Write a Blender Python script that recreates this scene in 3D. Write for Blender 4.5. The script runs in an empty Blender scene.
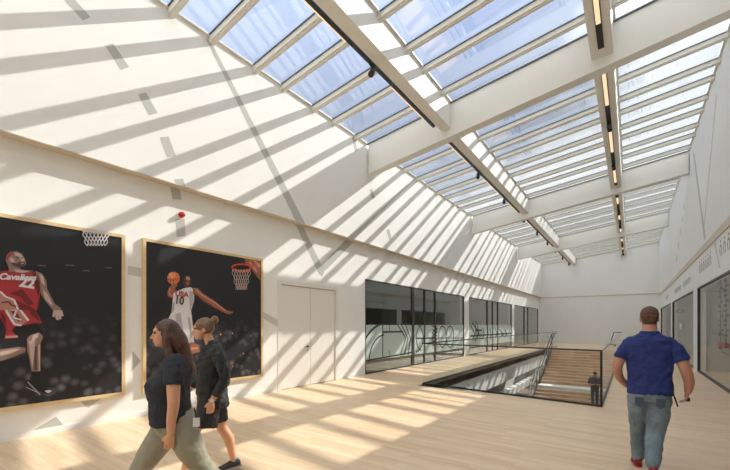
import bpy, bmesh, math, random
from mathutils import Vector, Matrix, noise
random.seed(7)
SC = bpy.context.scene
COL = SC.collection
V = Vector
# ---------------------------------------------------------------- camera
FPX, VX, HY, CH = 370.1, 631.0, 325.0, 1.6
YAW = math.atan((VX - 365.0) / FPX)
FW = V((-math.sin(YAW), math.cos(YAW), 0)); RT = V((math.cos(YAW), math.sin(YAW), 0))
cd = bpy.data.cameras.new('camera'); cam = bpy.data.objects.new('camera', cd); COL.objects.link(cam)
cam.location = (0, 0, CH); cam.rotation_euler = (math.pi / 2, 0, YAW)
cd.sensor_width = 36; cd.lens = FPX * 36 / 730; cd.shift_y = (HY - 235) / 730; cd.clip_end = 500
SC.camera = cam
SC.view_settings.view_transform = 'Standard'; SC.view_settings.look = 'None'
SC.view_settings.gamma = 1; SC.view_settings.exposure = 0.66; SC.view_settings.use_curve_mapping = False

def ray(px, py): return FW + RT * ((px - 365) / FPX) + V((0, 0, 1)) * ((HY - py) / FPX)
def onx(px, py, X):                      # a measured point on the wall plane x = X
    d = ray(px, py); t = X / d.x; return V((X, d.y * t, CH + d.z * t))
XL, XLU, XR, XRU, YB = -6.96, -6.77, 1.86, 1.84, 37.75
def RZ(x): return 8.14 + 0.123 * x       # roof glass plane

# ---------------------------------------------------------------- materials
def mat(name, col, rough=0.6, metal=0.0, emit=None, es=0.0, spec=0.5, bump=0, bscale=200, var=0.0, vscale=4):
    m = bpy.data.materials.new(name); m.use_nodes = True; nt = m.node_tree; b = nt.nodes['Principled BSDF']
    b.inputs['Base Color'].default_value = (*col, 1); b.inputs['Roughness'].default_value = rough
    b.inputs['Metallic'].default_value = metal; b.inputs['Specular IOR Level'].default_value = spec
    if emit: b.inputs['Emission Color'].default_value = (*emit, 1); b.inputs['Emission Strength'].default_value = es
    tc = nt.nodes.new('ShaderNodeTexCoord')
    if var > 0:
        n = nt.nodes.new('ShaderNodeTexNoise'); n.inputs['Scale'].default_value = vscale; n.inputs['Detail'].default_value = 5
        nt.links.new(tc.outputs['Object'], n.inputs['Vector'])
        r = nt.nodes.new('ShaderNodeMapRange'); r.inputs[1].default_value = .3; r.inputs[2].default_value = .7
        r.inputs[3].default_value = 1 - var; r.inputs[4].default_value = 1 + var
        nt.links.new(n.outputs['Fac'], r.inputs[0])
        x = nt.nodes.new('ShaderNodeMix'); x.data_type = 'RGBA'; x.blend_type = 'MULTIPLY'; x.inputs[0].default_value = 1
        x.inputs[6].default_value = (*col, 1); nt.links.new(r.outputs[0], x.inputs[7]); nt.links.new(x.outputs[2], b.inputs['Base Color'])
    if bump > 0:
        n2 = nt.nodes.new('ShaderNodeTexNoise'); n2.inputs['Scale'].default_value = bscale; n2.inputs['Detail'].default_value = 4
        nt.links.new(tc.outputs['Object'], n2.inputs['Vector'])
        bp = nt.nodes.new('ShaderNodeBump'); bp.inputs['Strength'].default_value = bump; bp.inputs['Distance'].default_value = .02
        nt.links.new(n2.outputs['Fac'], bp.inputs['Height']); nt.links.new(bp.outputs[0], b.inputs['Normal'])
    return m
def glassmat(name, tint, base=0.04, rough=0.0, gain=1.0, body=None, bodyfac=0.0):
    m = bpy.data.materials.new(name); m.use_nodes = True; nt = m.node_tree; nt.nodes.clear()
    out = nt.nodes.new('ShaderNodeOutputMaterial'); tr = nt.nodes.new('ShaderNodeBsdfTransparent'); gl = nt.nodes.new('ShaderNodeBsdfGlossy')
    tr.inputs[0].default_value = (*tint, 1); gl.inputs['Roughness'].default_value = rough; gl.inputs[0].default_value = (1, 1, 1, 1)
    geo = nt.nodes.new('ShaderNodeNewGeometry'); dot = nt.nodes.new('ShaderNodeVectorMath'); dot.operation = 'DOT_PRODUCT'
    nt.links.new(geo.outputs['Normal'], dot.inputs[0]); nt.links.new(geo.outputs['Incoming'], dot.inputs[1])
    ab = nt.nodes.new('ShaderNodeMath'); ab.operation = 'ABSOLUTE'; nt.links.new(dot.outputs['Value'], ab.inputs[0])
    su = nt.nodes.new('ShaderNodeMath'); su.operation = 'SUBTRACT'; su.inputs[0].default_value = 1; nt.links.new(ab.outputs[0], su.inputs[1])
    pw = nt.nodes.new('ShaderNodeMath'); pw.operation = 'POWER'; pw.inputs[1].default_value = 4.2; nt.links.new(su.outputs[0], pw.inputs[0])
    ma = nt.nodes.new('ShaderNodeMath'); ma.operation = 'MULTIPLY_ADD'; ma.inputs[1].default_value = (1 - base) * gain; ma.inputs[2].default_value = base; ma.use_clamp = True
    nt.links.new(pw.outputs[0], ma.inputs[0])
    first = tr
    if body:
        df = nt.nodes.new('ShaderNodeBsdfDiffuse'); df.inputs[0].default_value = (*body, 1)
        tl = nt.nodes.new('ShaderNodeBsdfTranslucent'); tl.inputs[0].default_value = (*body, 1)
        mm = nt.nodes.new('ShaderNodeMixShader'); mm.inputs[0].default_value = .45; nt.links.new(df.outputs[0], mm.inputs[1]); nt.links.new(tl.outputs[0], mm.inputs[2])
        m2 = nt.nodes.new('ShaderNodeMixShader'); m2.inputs[0].default_value = bodyfac; nt.links.new(tr.outputs[0], m2.inputs[1]); nt.links.new(mm.outputs[0], m2.inputs[2]); first = m2
    mx = nt.nodes.new('ShaderNodeMixShader'); nt.links.new(ma.outputs[0], mx.inputs[0]); nt.links.new(first.outputs[0], mx.inputs[1]); nt.links.new(gl.outputs[0], mx.inputs[2])
    nt.links.new(mx.outputs[0], out.inputs[0]); return m
def woodfloor(name, c1, c2, mort, bw=1.1, rh=0.09, rough=.38, rot=0.0):
    m = bpy.data.materials.new(name); m.use_nodes = True; nt = m.node_tree; b = nt.nodes['Principled BSDF']
    tc = nt.nodes.new('ShaderNodeTexCoord'); mp = nt.nodes.new('ShaderNodeMapping'); mp.inputs['Rotation'].default_value = (0, 0, rot)
    nt.links.new(tc.outputs['Object'], mp.inputs[0])
    br = nt.nodes.new('ShaderNodeTexBrick'); br.inputs['Color1'].default_value = (*c1, 1); br.inputs['Color2'].default_value = (*c2, 1)
    br.inputs['Mortar'].default_value = (*mort, 1); br.inputs['Scale'].default_value = 1; br.inputs['Mortar Size'].default_value = .0012
    br.inputs['Brick Width'].default_value = bw; br.inputs['Row Height'].default_value = rh; br.inputs['Bias'].default_value = 0; br.offset = .37; br.offset_frequency = 3
    nt.links.new(mp.outputs[0], br.inputs['Vector'])
    mp2 = nt.nodes.new('ShaderNodeMapping'); mp2.inputs['Scale'].default_value = (1.2, 16, 1); mp2.inputs['Rotation'].default_value = (0, 0, rot)
    nt.links.new(tc.outputs['Object'], mp2.inputs[0])
    n = nt.nodes.new('ShaderNodeTexNoise'); n.inputs['Scale'].default_value = 1.0; n.inputs['Detail'].default_value = 6; n.inputs['Roughness'].default_value = .6
    nt.links.new(mp2.outputs[0], n.inputs['Vector'])
    r = nt.nodes.new('ShaderNodeMapRange'); r.inputs[1].default_value = .3; r.inputs[2].default_value = .7; r.inputs[3].default_value = .86; r.inputs[4].default_value = 1.08
    nt.links.new(n.outputs['Fac'], r.inputs[0])
    x = nt.nodes.new('ShaderNodeMix'); x.data_type = 'RGBA'; x.blend_type = 'MULTIPLY'; x.inputs[0].default_value = 1
    nt.links.new(br.outputs['Color'], x.inputs[6]); nt.links.new(r.outputs[0], x.inputs[7]); nt.links.new(x.outputs[2], b.inputs['Base Color'])
    b.inputs['Roughness'].default_value = rough; b.inputs['Specular IOR Level'].default_value = .35
    return m
M = {}
M['wall'] = mat('wall_paint', (.86, .84, .79), .75, var=.015, vscale=1.2)
M['wall_back'] = mat('back_wall_paint', (.80, .79, .76), .8, var=.02, vscale=.8)
M['wall_right'] = mat('right_wall_paint', (.80, .80, .78), .8, var=.02, vscale=.8)
M['trim'] = mat('ledge_paint_and_shade', (.62, .54, .43), .6)
M['grey'] = mat('wall_graphic_grey', (.50, .50, .46), .75)
M['greyl'] = mat('wall_graphic_pale', (.60, .57, .49), .75)
M['beam'] = mat('beam_paint', (.80, .78, .72), .6)
M['bar'] = mat('glazing_bar_cream', (.78, .76, .69), .45)
M['gasket'] = mat('gasket_dark', (.10, .11, .11), .5)
M['black'] = mat('black_metal', (.02, .02, .022), .45)
M['led'] = mat('led_strip', (.2, .15, .1), .5, emit=(1, .70, .43), es=.68)
M['roofglass'] = glassmat('roof_glass', (.93, .95, .97), .17, gain=1.0)
M['glass'] = glassmat('clear_glass', (.98, .988, .984), .02, gain=.3)
M['shopglass'] = glassmat('shopfront_glass', (.86, .91, .88), .12, gain=.9)
M['film'] = glassmat('frosted_film', (.8, .9, .87), .03, rough=.2, gain=.5, body=(.86, .95, .91), bodyfac=.88)
M['frame'] = mat('shopfront_frame', (.045, .04, .038), .45)
M['floor'] = woodfloor('maple_floor', (.73, .505, .30), (.81, .60, .39), (.52, .35, .20))
M['stairwood'] = woodfloor('stair_wood', (.58, .38, .23), (.70, .49, .32), (.42, .26, .15), bw=.9, rh=.1)
M['woodframe'] = mat('pale_wood_frame', (.72, .52, .27), .5, var=.06, vscale=12)
M['door'] = mat('door_paint', (.80, .76, .69), .6)
M['seam'] = mat('seam_shadow', (.28, .25, .21), .8)
M['steel'] = mat('brushed_steel', (.55, .54, .52), .3, metal=1)
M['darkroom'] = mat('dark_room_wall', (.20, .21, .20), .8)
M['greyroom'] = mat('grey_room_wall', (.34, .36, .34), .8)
M['paleroom'] = mat('pale_room_wall', (.55, .57, .53), .8)
M['red'] = mat('red_plastic', (.55, .02, .03), .35)
M['redframe'] = mat('red_painted_steel', (.42, .05, .04), .5)
M['green'] = mat('green_sign', (.04, .35, .22), .5)
M['white'] = mat('white_plastic', (.8, .8, .78), .4)
M['fascia'] = mat('void_fascia_white', (.76, .74, .68), .7)
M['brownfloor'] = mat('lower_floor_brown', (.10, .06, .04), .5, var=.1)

# ---------------------------------------------------------------- mesh helpers
class MB:
    def __init__(s): s.v = []; s.f = []; s.mi = []
    def box(s, x0, x1, y0, y1, z0, z1, mi=0):
        x0, x1 = sorted((x0, x1)); y0, y1 = sorted((y0, y1)); z0, z1 = sorted((z0, z1))
        n = len(s.v); s.v += [(x, y, z) for x in (x0, x1) for y in (y0, y1) for z in (z0, z1)]
        s.f += [tuple(n + i for i in q) for q in ((0, 1, 3, 2), (4, 6, 7, 5), (0, 4, 5, 1), (2, 3, 7, 6), (0, 2, 6, 4), (1, 5, 7, 3))]; s.mi += [mi] * 6
        return s
    def bar(s, a, b, w, h, up=V((0, 0, 1)), mi=0):
        a, b = V(a), V(b); d = (b - a).normalized()
        if abs(d.dot(up)) > .98: up = V((0, 1, 0))
        r = d.cross(up).normalized(); u = r.cross(d)
        n = len(s.v)
        for p in (a, b):
            for (i, j) in ((-1, -1), (1, -1), (1, 1), (-1, 1)): s.v.append(tuple(p + r * (i * w / 2) + u * (j * h / 2)))
        s.f += [tuple(n + i for i in q) for q in ((3, 2, 1, 0), (4, 5, 6, 7), (0, 1, 5, 4), (1, 2, 6, 5), (2, 3, 7, 6), (3, 0, 4, 7))]; s.mi += [mi] * 6
        return s
    def prism(s, pts, off, mi=0):        # polygon pts extruded by vector off
        n = len(s.v); k = len(pts); off = V(off)
        s.v += [tuple(V(p)) for p in pts] + [tuple(V(p) + off) for p in pts]
        s.f.append(tuple(range(n, n + k))); s.f.append(tuple(range(n + 2 * k - 1, n + k - 1, -1))); s.mi += [mi, mi]
        for i in range(k): j = (i + 1) % k; s.f.append((n + j, n + i, n + k + i, n + k + j)); s.mi.append(mi)
        return s
    def tube(s, pts, r, seg=10, mi=0, cap=True):
        pts = [V(p) for p in pts]; rr = r if isinstance(r, (list, tuple)) else [r] * len(pts)
        n = len(s.v); prev = None
        for i, p in enumerate(pts):
            t = (pts[min(i + 1, len(pts) - 1)] - pts[max(i - 1, 0)]).normalized()
            if prev is None: a = t.orthogonal().normalized()
            else: a = (prev - t * prev.dot(t)).normalized()
            prev = a; b = t.cross(a)
            for k in range(seg):
                an = 2 * math.pi * k / seg; s.v.append(tuple(p + (a * math.cos(an) + b * math.sin(an)) * rr[i]))
        for i in range(len(pts) - 1):
            for k in range(seg):
                q = (k + 1) % seg; s.f.append((n + i * seg + k, n + i * seg + q, n + (i + 1) * seg + q, n + (i + 1) * seg + k)); s.mi.append(mi)
        if cap:
            s.f.append(tuple(n + k for k in range(seg - 1, -1, -1))); s.f.append(tuple(n + (len(pts) - 1) * seg + k for k in range(seg))); s.mi += [mi, mi]
        return s
    def rings(s, rings, mi=0):           # list of equal-length closed rings
        n = len(s.v); k = len(rings[0])
        for r in rings: s.v += [tuple(p) for p in r]
        for i in range(len(rings) - 1):
            for j in range(k):
                q = (j + 1) % k; s.f.append((n + i * k + j, n + i * k + q, n + (i + 1) * k + q, n + (i + 1) * k + j)); s.mi.append(mi)
        s.f.append(tuple(n + j for j in range(k - 1, -1, -1))); s.f.append(tuple(n + (len(rings) - 1) * k + j for j in range(k))); s.mi += [mi, mi]
        return s
    def ell(s, c, rx, ry, rz, rot=None, seg=16, mi=0):
        c = V(c); rows = []
        for i in range(1, seg // 2 + 1):
            th = math.pi * i / (seg // 2 + 1); rows.append([])
            for j in range(seg):
                ph = 2 * math.pi * j / seg
                p = V((rx * math.sin(th) * math.cos(ph), ry * math.sin(th) * math.sin(ph), -rz * math.cos(th)))
                if rot: p = rot @ p
                rows[-1].append(c + p)
        top = V((0, 0, rz)); bot = V((0, 0, -rz))
        if rot: top = rot @ top; bot = rot @ bot
        n = len(s.v); k = seg
        for r in rows: s.v += [tuple(p) for p in r]
        ib = len(s.v); s.v.append(tuple(c + bot)); it = len(s.v); s.v.append(tuple(c + top))
        for i in range(len(rows) - 1):
            for j in range(k):
                q = (j + 1) % k; s.f.append((n + i * k + j, n + i * k + q, n + (i + 1) * k + q, n + (i + 1) * k + j)); s.mi.append(mi)
        l = n + (len(rows) - 1) * k
        for j in range(k):
            q = (j + 1) % k; s.f.append((ib, n + q, n + j)); s.f.append((it, l + j, l + q)); s.mi += [mi, mi]
        return s
    def build(s, name, mats, parent=None, smooth=False, bevel=0, offset=None):
        me = bpy.data.meshes.new(name); me.from_pydata(s.v, [], s.f)
        for m in (mats if isinstance(mats, (list, tuple)) else [mats]): me.materials.append(M[m] if isinstance(m, str) else m)
        me.polygons.foreach_set('material_index', s.mi)
        if smooth: me.polygons.foreach_set('use_smooth', [True] * len(me.polygons))
        bm = bmesh.new(); bm.from_mesh(me); bmesh.ops.recalc_face_normals(bm, faces=bm.faces); bm.to_mesh(me); bm.free()
        me.update(); o = bpy.data.objects.new(name, me); COL.objects.link(o)
        if parent: o.parent = parent
        if bevel: b = o.modifiers.new('bevel', 'BEVEL'); b.width = bevel; b.segments = 2; b.limit_method = 'ANGLE'
        return o
def tag(o, label=None, cat=None, group=None, kind=None):
    if label: o['label'] = label
    if cat: o['category'] = cat
    if group: o['group'] = group
    if kind: o['kind'] = kind
    return o
def struct(o): o['kind'] = 'structure'; return o
def empty(name, loc, rz=0):
    o = bpy.data.objects.new(name, None); COL.objects.link(o); o.location = loc; o.rotation_euler = (0, 0, rz); o.empty_display_size = .1; return o
def copy_tree(o, parent=None):
    c = o.copy(); COL.objects.link(c); c.parent = parent
    for ch in list(o.children): copy_tree(ch, c)
    return c
def box(name, m, *a, parent=None, bevel=0): return MB().box(*a).build(name, m, parent, bevel=bevel)

# ---------------------------------------------------------------- world and sun
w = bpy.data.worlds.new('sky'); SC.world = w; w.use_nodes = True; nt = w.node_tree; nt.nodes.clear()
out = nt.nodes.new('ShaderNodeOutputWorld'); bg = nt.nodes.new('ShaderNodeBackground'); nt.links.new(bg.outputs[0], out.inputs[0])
tc = nt.nodes.new('ShaderNodeTexCoord'); nz = nt.nodes.new('ShaderNodeTexNoise'); nz.inputs['Scale'].default_value = 2.6; nz.inputs['Detail'].default_value = 8; nz.inputs['Roughness'].default_value = .6
nt.links.new(tc.outputs['Generated'], nz.inputs['Vector'])
sp = nt.nodes.new('ShaderNodeSeparateXYZ'); nt.links.new(tc.outputs['Generated'], sp.inputs[0])
hz = nt.nodes.new('ShaderNodeMapRange'); hz.inputs[1].default_value = .2; hz.inputs[2].default_value = .5; hz.inputs[3].default_value = .45; hz.inputs[4].default_value = .12
nt.links.new(sp.outputs['Z'], hz.inputs[0])
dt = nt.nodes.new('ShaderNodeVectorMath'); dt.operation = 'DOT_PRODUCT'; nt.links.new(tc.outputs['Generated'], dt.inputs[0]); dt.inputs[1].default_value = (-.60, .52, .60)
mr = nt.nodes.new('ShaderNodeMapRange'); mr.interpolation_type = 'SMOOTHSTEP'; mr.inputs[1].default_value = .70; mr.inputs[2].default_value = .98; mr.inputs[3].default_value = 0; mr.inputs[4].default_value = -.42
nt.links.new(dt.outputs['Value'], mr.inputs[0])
ad = nt.nodes.new('ShaderNodeMath'); ad.operation = 'ADD'; nt.links.new(nz.outputs['Fac'], ad.inputs[0]); nt.links.new(hz.outputs[0], ad.inputs[1])
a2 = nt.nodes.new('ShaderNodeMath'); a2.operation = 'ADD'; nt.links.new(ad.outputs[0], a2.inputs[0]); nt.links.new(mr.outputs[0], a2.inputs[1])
cr = nt.nodes.new('ShaderNodeValToRGB'); cr.color_ramp.elements[0].position = .30; cr.color_ramp.elements[1].position = .72
cr.color_ramp.elements[0].color = (.27, .33, .47, 1); cr.color_ramp.elements[1].color = (.94, .965, .98, 1)
e = cr.color_ramp.elements.new(.52); e.color = (.34, .40, .50, 1)
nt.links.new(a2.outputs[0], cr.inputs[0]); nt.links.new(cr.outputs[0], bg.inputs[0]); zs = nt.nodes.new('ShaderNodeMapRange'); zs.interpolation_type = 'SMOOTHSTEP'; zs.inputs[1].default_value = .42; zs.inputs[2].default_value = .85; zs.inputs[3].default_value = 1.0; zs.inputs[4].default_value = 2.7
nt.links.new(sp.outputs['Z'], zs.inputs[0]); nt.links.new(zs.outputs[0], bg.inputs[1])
sd = bpy.data.lights.new('sun', 'SUN'); so = bpy.data.objects.new('sun', sd); COL.objects.link(so)
SUN = V((-1, -2.36, -1.87)); so.rotation_euler = SUN.to_track_quat('-Z', 'Y').to_euler(); so.location = (10, 30, 30)
sd.energy = 5.6; sd.angle = math.radians(.5); sd.color = (1, .955, .875)

# ---------------------------------------------------------------- room shell
VX0, VX1, VY0, VY1 = -4.59, -.47, 8.78, 28.3
# floor with the stair void
m = MB()
Y0 = -6
m.box(-13, VX0, Y0, YB + .3, -.3, 0); m.box(VX1, 7, Y0, YB + .3, -.3, 0); m.box(VX0, VX1, Y0, VY0, -.3, 0); m.box(VX0, VX1, VY1, YB + .3, -.3, 0)
struct(m.build('floor', 'floor'))
def holes_x(name, m_, X0, X1, y0, y1, z0, z1, holes):   # wall slab normal to x with rectangular openings
    mb = MB(); c = y0
    for (a, b, lo, hi) in sorted(holes):
        if a > c: mb.box(X0, X1, c, a, z0, z1)
        if lo > z0: mb.box(X0, X1, a, b, z0, lo)
        if hi < z1: mb.box(X0, X1, a, b, hi, z1)
        c = b
    if y1 > c: mb.box(X0, X1, c, y1, z0, z1)
    return struct(mb.build(name, m_))
LZ = 4.185
LW = [(9.69, 18.42, 0, 3.09), (19.13, 27.75, 0, 3.09), (28.5, 37.1, 0, 3.09)]
holes_x('wall_left', 'wall', XL - .25, XL, Y0, YB, 0, LZ, LW + [(6.09, 8.29, 0, 2.68)])
struct(MB().prism([(XLU, Y0, LZ), (XLU - .35, Y0, LZ), (XLU - .35, Y0, 6.8), (XLU, Y0, 7.29)], (0, YB - Y0, 0)).build('wall_left_upper', 'wall'))
struct(MB().box(XL - .02, XLU + .012, Y0, YB, LZ - .012, LZ).build('trim_1', 'trim'))  # underside of the overhanging wall; its shade is put into the tan colour
struct(MB().box(XL, XL + .012, Y0, 6.0, 0, .09).box(XL, XL + .012, 8.38, 9.6, 0, .09).build('baseboard_left', 'wall'))
RWN = [(-1.2, 7.6, 0, 2.88), (8.4, 17.1, 0, 2.88), (18.1, 26.6, 0, 2.88), (27.4, 36.4, 0, 2.88)]
holes_x('wall_right', 'wall_right', XR, XR + .22, Y0, YB, 0, 3.9, RWN)
struct(MB().box(XRU, XRU + .3, Y0, YB, 4.1, 8.36).build('wall_right_upper', 'wall_right'))
struct(MB().box(XR - .03, XR + .2, Y0, YB, 3.89, 4.1).build('trim_2', 'trim'))
struct(MB().box(-12.4, 6.4, YB, YB + .3, 0, 4.1).prism([(-8, YB, 4.16), (3, YB, 4.16), (3, YB, RZ(3)), (-8, YB, RZ(-8))], (0, .3, 0)).box(-8, 3, YB + .05, YB + .3, 4.1, 4.16).build('wall_back', 'wall_back'))
struct(MB().box(XL, XR, YB - .03, YB + .05, 4.09, 4.17).build('trim_3', 'trim'))
struct(MB().box(XL, XR, YB - .012, YB, 0, .08).build('baseboard_back', 'wall_back'))
struct(MB().box(-8, 3, Y0 - .3, Y0, -.3, 9.0).build('wall_front', 'wall_right'))

# ---------------------------------------------------------------- roof: beams, skylights
CB = [.2, 9.66, 19.1, 28.5]; BB = [-.05, 9.42, 18.87, 28.3]
cbpos = ['overhead behind the women', 'nearest, spanning from left wall above the door', 'second from the viewer, above the middle windows', 'farthest, closest to the back wall']
for i, y in enumerate(CB):
    z0 = RZ(XLU) - 1.0
    o = MB().prism([(XLU + .06, y - .14, RZ(XLU) - .94), (XRU - .02, y - .14, RZ(XRU) - .88), (XRU - .02, y - .14, RZ(XRU)-.004), (XLU + .06, y - .14, RZ(XLU)-.004)], (0, .28, 0)).build('cross_beam', 'beam', bevel=.008)
    tag(o, 'white painted roof cross beam, ' + cbpos[i], 'beam', 'cross beams under the skylight roof')
LB = [(-4.26, -3.98, 6.95), (-.71, -.31, 7.42)]
names = ['left of the two long white roof beams, carrying a black light track', 'right of the two long white roof beams, with glowing light strips underneath']
for i, (a, b, z) in enumerate(LB):
    e = empty('long_beam', ((a + b) / 2, 16, z)); tag(e, names[i], 'beam')
    for k in range(-1, 4):
        y0 = (CB[k] + .14) if k >= 0 else Y0; y1 = CB[k + 1] - .14 if k < 3 else YB
        if k == -1: continue
        o = MB().prism([(a, y0, z), (b, y0, z), (b, y0, RZ(b)), (a, y0, RZ(a) + .26)], (0, y1 - y0, 0)).build('beam_segment', 'beam', bevel=.006)
        o.parent = e; o.matrix_parent_inverse = Matrix.Translation(-e.location)
BARS = [.72, 1.60, 2.42, 3.44, 4.24, 5.28, 6.08, 7.13, 7.93, 8.98]
side = ['left', 'middle', 'right']; SX = [(XLU, LB[0][0]), (LB[0][1], LB[1][0]), (LB[1][1], XRU)]
rowp = ['nearest the viewer', 'second from the viewer', 'third from the viewer', 'farthest, against the back wall']
for k in range(-1, 4):
    yb0 = (CB[k] if k >= 0 else -9.5); ya = yb0 + .14; yb0 = BB[k] if k >= 0 else -9.5; yb = (CB[k + 1] - .14) if k < 3 else YB
    for s in range(3):
        a, b = SX[s]
        if k == -1:
            ya = Y0
        e = empty('skylight', ((a + b) / 2, (ya + yb) / 2, RZ((a + b) / 2)))
        tag(e, 'glazed skylight section, %s strip of the roof, %s' % (side[s], rowp[k] if k >= 0 else 'directly above and behind the viewer'), 'skylight', 'glass skylight sections of the roof')
        inv = Matrix.Translation(-e.location)
        g = MB().prism([(a, ya, RZ(a)), (b, ya, RZ(b)), (b, ya, RZ(b) + .02), (a, ya, RZ(a) + .02)], (0, yb - ya, 0)).build('glass_pane', 'roofglass'); g.parent = e; g.matrix_parent_inverse = inv
        for o in BARS + ([9.4] if k == 3 else []):
            y = yb0 + o
            if y < ya or y > yb: continue
            mb = MB()
            mb.prism([(a, y - .06, RZ(a) - .12), (b, y - .06, RZ(b) - .12), (b, y - .06, RZ(b) - .012), (a, y - .06, RZ(a) - .012)], (0, .12, 0))
            mb.prism([(a, y - .025, RZ(a) - .145), (b, y - .025, RZ(b) - .145), (b, y - .025, RZ(b) - .12), (a, y - .025, RZ(a) - .12)], (0, .05, 0))
            mb.prism([(a, y - .085, RZ(a) - .014), (b, y - .085, RZ(b) - .014), (b, y - .085, RZ(b) - .002), (a, y - .085, RZ(a) - .002)], (0, .17, 0), 1)
            q = mb.build('glazing_bar', ['bar', 'gasket']); q.parent = e; q.matrix_parent_inverse = inv
        q = MB()
        for (xx, dx) in ((a, .05), (b - .05, .05)):
            q.prism([(xx, ya, RZ(xx) - .018), (xx + dx, ya, RZ(xx + dx) - .018), (xx + dx, ya, RZ(xx + dx) - .003), (xx, ya, RZ(xx) - .003)], (0, yb - ya, 0))
        q.prism([(a, ya, RZ(a) - .04), (b, ya, RZ(b) - .04), (b, ya, RZ(b) - .003), (a, ya, RZ(a) - .003)], (0, .03, 0), 1)
        q.prism([(a, yb - .03, RZ(a) - .04), (b, yb - .03, RZ(b) - .04), (b, yb - .03, RZ(b) - .003), (a, yb - .03, RZ(a) - .003)], (0, .03, 0), 1)
        q = q.build('perimeter_frame', ['bar', 'gasket']); q.parent = e; q.matrix_parent_inverse = inv
# wall tops above the roof plane

# ---------------------------------------------------------------- light tracks
def track(name, X, z, y0, y1, lab, side_strip):
    e = empty(name, (X, (y0 + y1) / 2, z)); tag(e, lab, 'light track', 'light tracks under the long roof beams'); inv = Matrix.Translation(-e.location)
    def P(o): o.parent = e; o.matrix_parent_inverse = inv; return o
    if side_strip:
        P(MB().box(X - .03, X + .03, y0, y1, z - .06, z).build('track_rail', 'black'))
    else:
        P(MB().box(X - .055, X + .055, y0, y1, z - .02, z).build('track_rail', 'black'))
    k = math.floor((y0 - 3.85) / 3.25)
    while True:
        a = 3.85 + 3.25 * k if side_strip else 3.55 + 3.25 * k; b = a + 1.6; k += 1
        if a > y1: break
        a = max(a, y0 + .1); b = min(b, y1 - .1)
        if b - a < .2: continue
        if side_strip: P(MB().box(X - .065, X - .031, a, b, z - .05, z - .015).build('light_strip', 'led'))
        else: P(MB().box(X - .04, X + .04, a, b, z - .034, z - .021).build('light_strip', 'led'))
    # black driver gear between strips
def spot():
    e = empty('spotlight', (0, 0, 0)); K = 1.35
    MB().box(-.02, .02, -.07, .07, -.03, 0).build('adapter', 'black', e)
    MB().tube([(0, 0, -.03), (0, 0, -.09)], .012).build('swivel_arm', 'black', e)
    d = V((.15, -.55, -.75)).normalized(); c = V((0, 0, -.13))
    MB().tube([c - d * .09, c - d * .07, c + d * .13, c + d * .14], [.04, .06, .06, .055], 14).build('lamp_head', 'black', e, smooth=False)
    return e
TY = [(.2, 9.2), (9.75, 18.6), (19.1, 28.0), (28.55, 37.3)]
wp = ['first from the viewer', 'second from the viewer', 'third from the viewer', 'farthest, at the back wall']
for i, (a, b) in enumerate(TY):
    track('light_track', -4.32, 6.99, a, b, 'black track with warm strip on the left long beam, ' + wp[i], True)
    track('light_track', -.51, 7.42, a, b, 'black track with glowing strip under the right long beam, ' + wp[i], False)
sp0 = spot(); first = True
YS = [6.26, 12.75, 16.0, 19.5, 22.7, 25.9, 28.9, 32.3, 35.9]
for bi, (X, z, bn) in enumerate(((-4.32, 6.93, 'left'), (-.51, 7.40, 'right'))):
    for k, y in enumerate(YS if bi == 0 else YS[1:]):
        s = sp0 if first else copy_tree(sp0); first = False
        s.location = (X, y, z)
        ordn = ['first', 'second', 'third', 'fourth', 'fifth', 'sixth', 'seventh', 'eighth', 'ninth'][k]
        tag(s, 'small black spotlight, %s from the viewer on the %s beam track' % (ordn, bn), 'spotlight', 'spotlights on the light tracks')

# ---------------------------------------------------------------- shopfront glazing
def shopfront(name, X, y0, y1, h, mulls, thick, sgn, mat_='shopglass', fw=.05):
    e = struct(empty(name, (X, (y0 + y1) / 2, 0))); inv = Matrix.Translation(-e.location)
    def P(o): o.parent = e; o.matrix_parent_inverse = inv; return o
    fr = MB(); xa, xb = X - sgn * .0, X - sgn * .08
    fr.box(xa, xb, y0, y1, h - fw, h).box(xa, xb, y0, y1, 0, fw * .8).box(xa, xb, y0, y0 + fw, 0, h).box(xa, xb, y1 - fw, y1, 0, h)
    P(fr.build('window_frame', 'frame'))
    for i, y in enumerate(mulls): P(MB().box(xa, xb, y - thick[i] / 2, y + thick[i] / 2, 0, h).build('mullion', 'frame'))
    P(MB().box(X - sgn * .035, X - sgn * .045, y0, y1, .03, h - .03).build('glass_pane', mat_))
    return e, P
def stroke(mb, X, pts, wd, dx):          # painted line in the plane x = X through measured points
    pts = [onx(px, py, X) for px, py in pts]
    for a, b in zip(pts[:-1], pts[1:]):
        d = (b - a); L = d.length
        if L < 1e-4: continue
        d /= L; n = V((0, -d.z, d.y)) * wd / 2; a2 = a - d * wd * .3; b2 = b + d * wd * .3
        mb.prism([a2 - n, b2 - n, b2 + n, a2 + n], (dx, 0, 0))
Z1 = lambda x, y: (360 + x / 4.27, 270 + y / 4.27)
e, P = shopfront('window_1', XL, 9.69, 18.42, 3.09, [12.95, 13.97, 15.0], [.16, .07, .12], 1)
P(MB().box(XL - .034, XL - .031, 9.74, 12.87, .42, 1.6).box(XL - .034, XL - .031, 14.0, 14.94, .42, 1.6).box(XL - .034, XL - .031, 15.06, 18.37, .42, 1.6).box(XL - .034, XL - .031, 13.03, 13.93, .42, 1.6).build('frosted_film', 'film'))
g = MB()
def arc(cx, cy, rx, ry, a0, a1, n=12): return [Z1(cx + rx * math.cos(math.radians(a0 + (a1 - a0) * i / n)), cy - ry * math.sin(math.radians(a0 + (a1 - a0) * i / n))) for i in range(n + 1)]
XS = XL - .029
stroke(g, XS, arc(115, 385, 112, 158, 98, 178), .07, .003)
stroke(g, XS, arc(112, 385, 72, 110, 98, 178), .05, .003)
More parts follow.
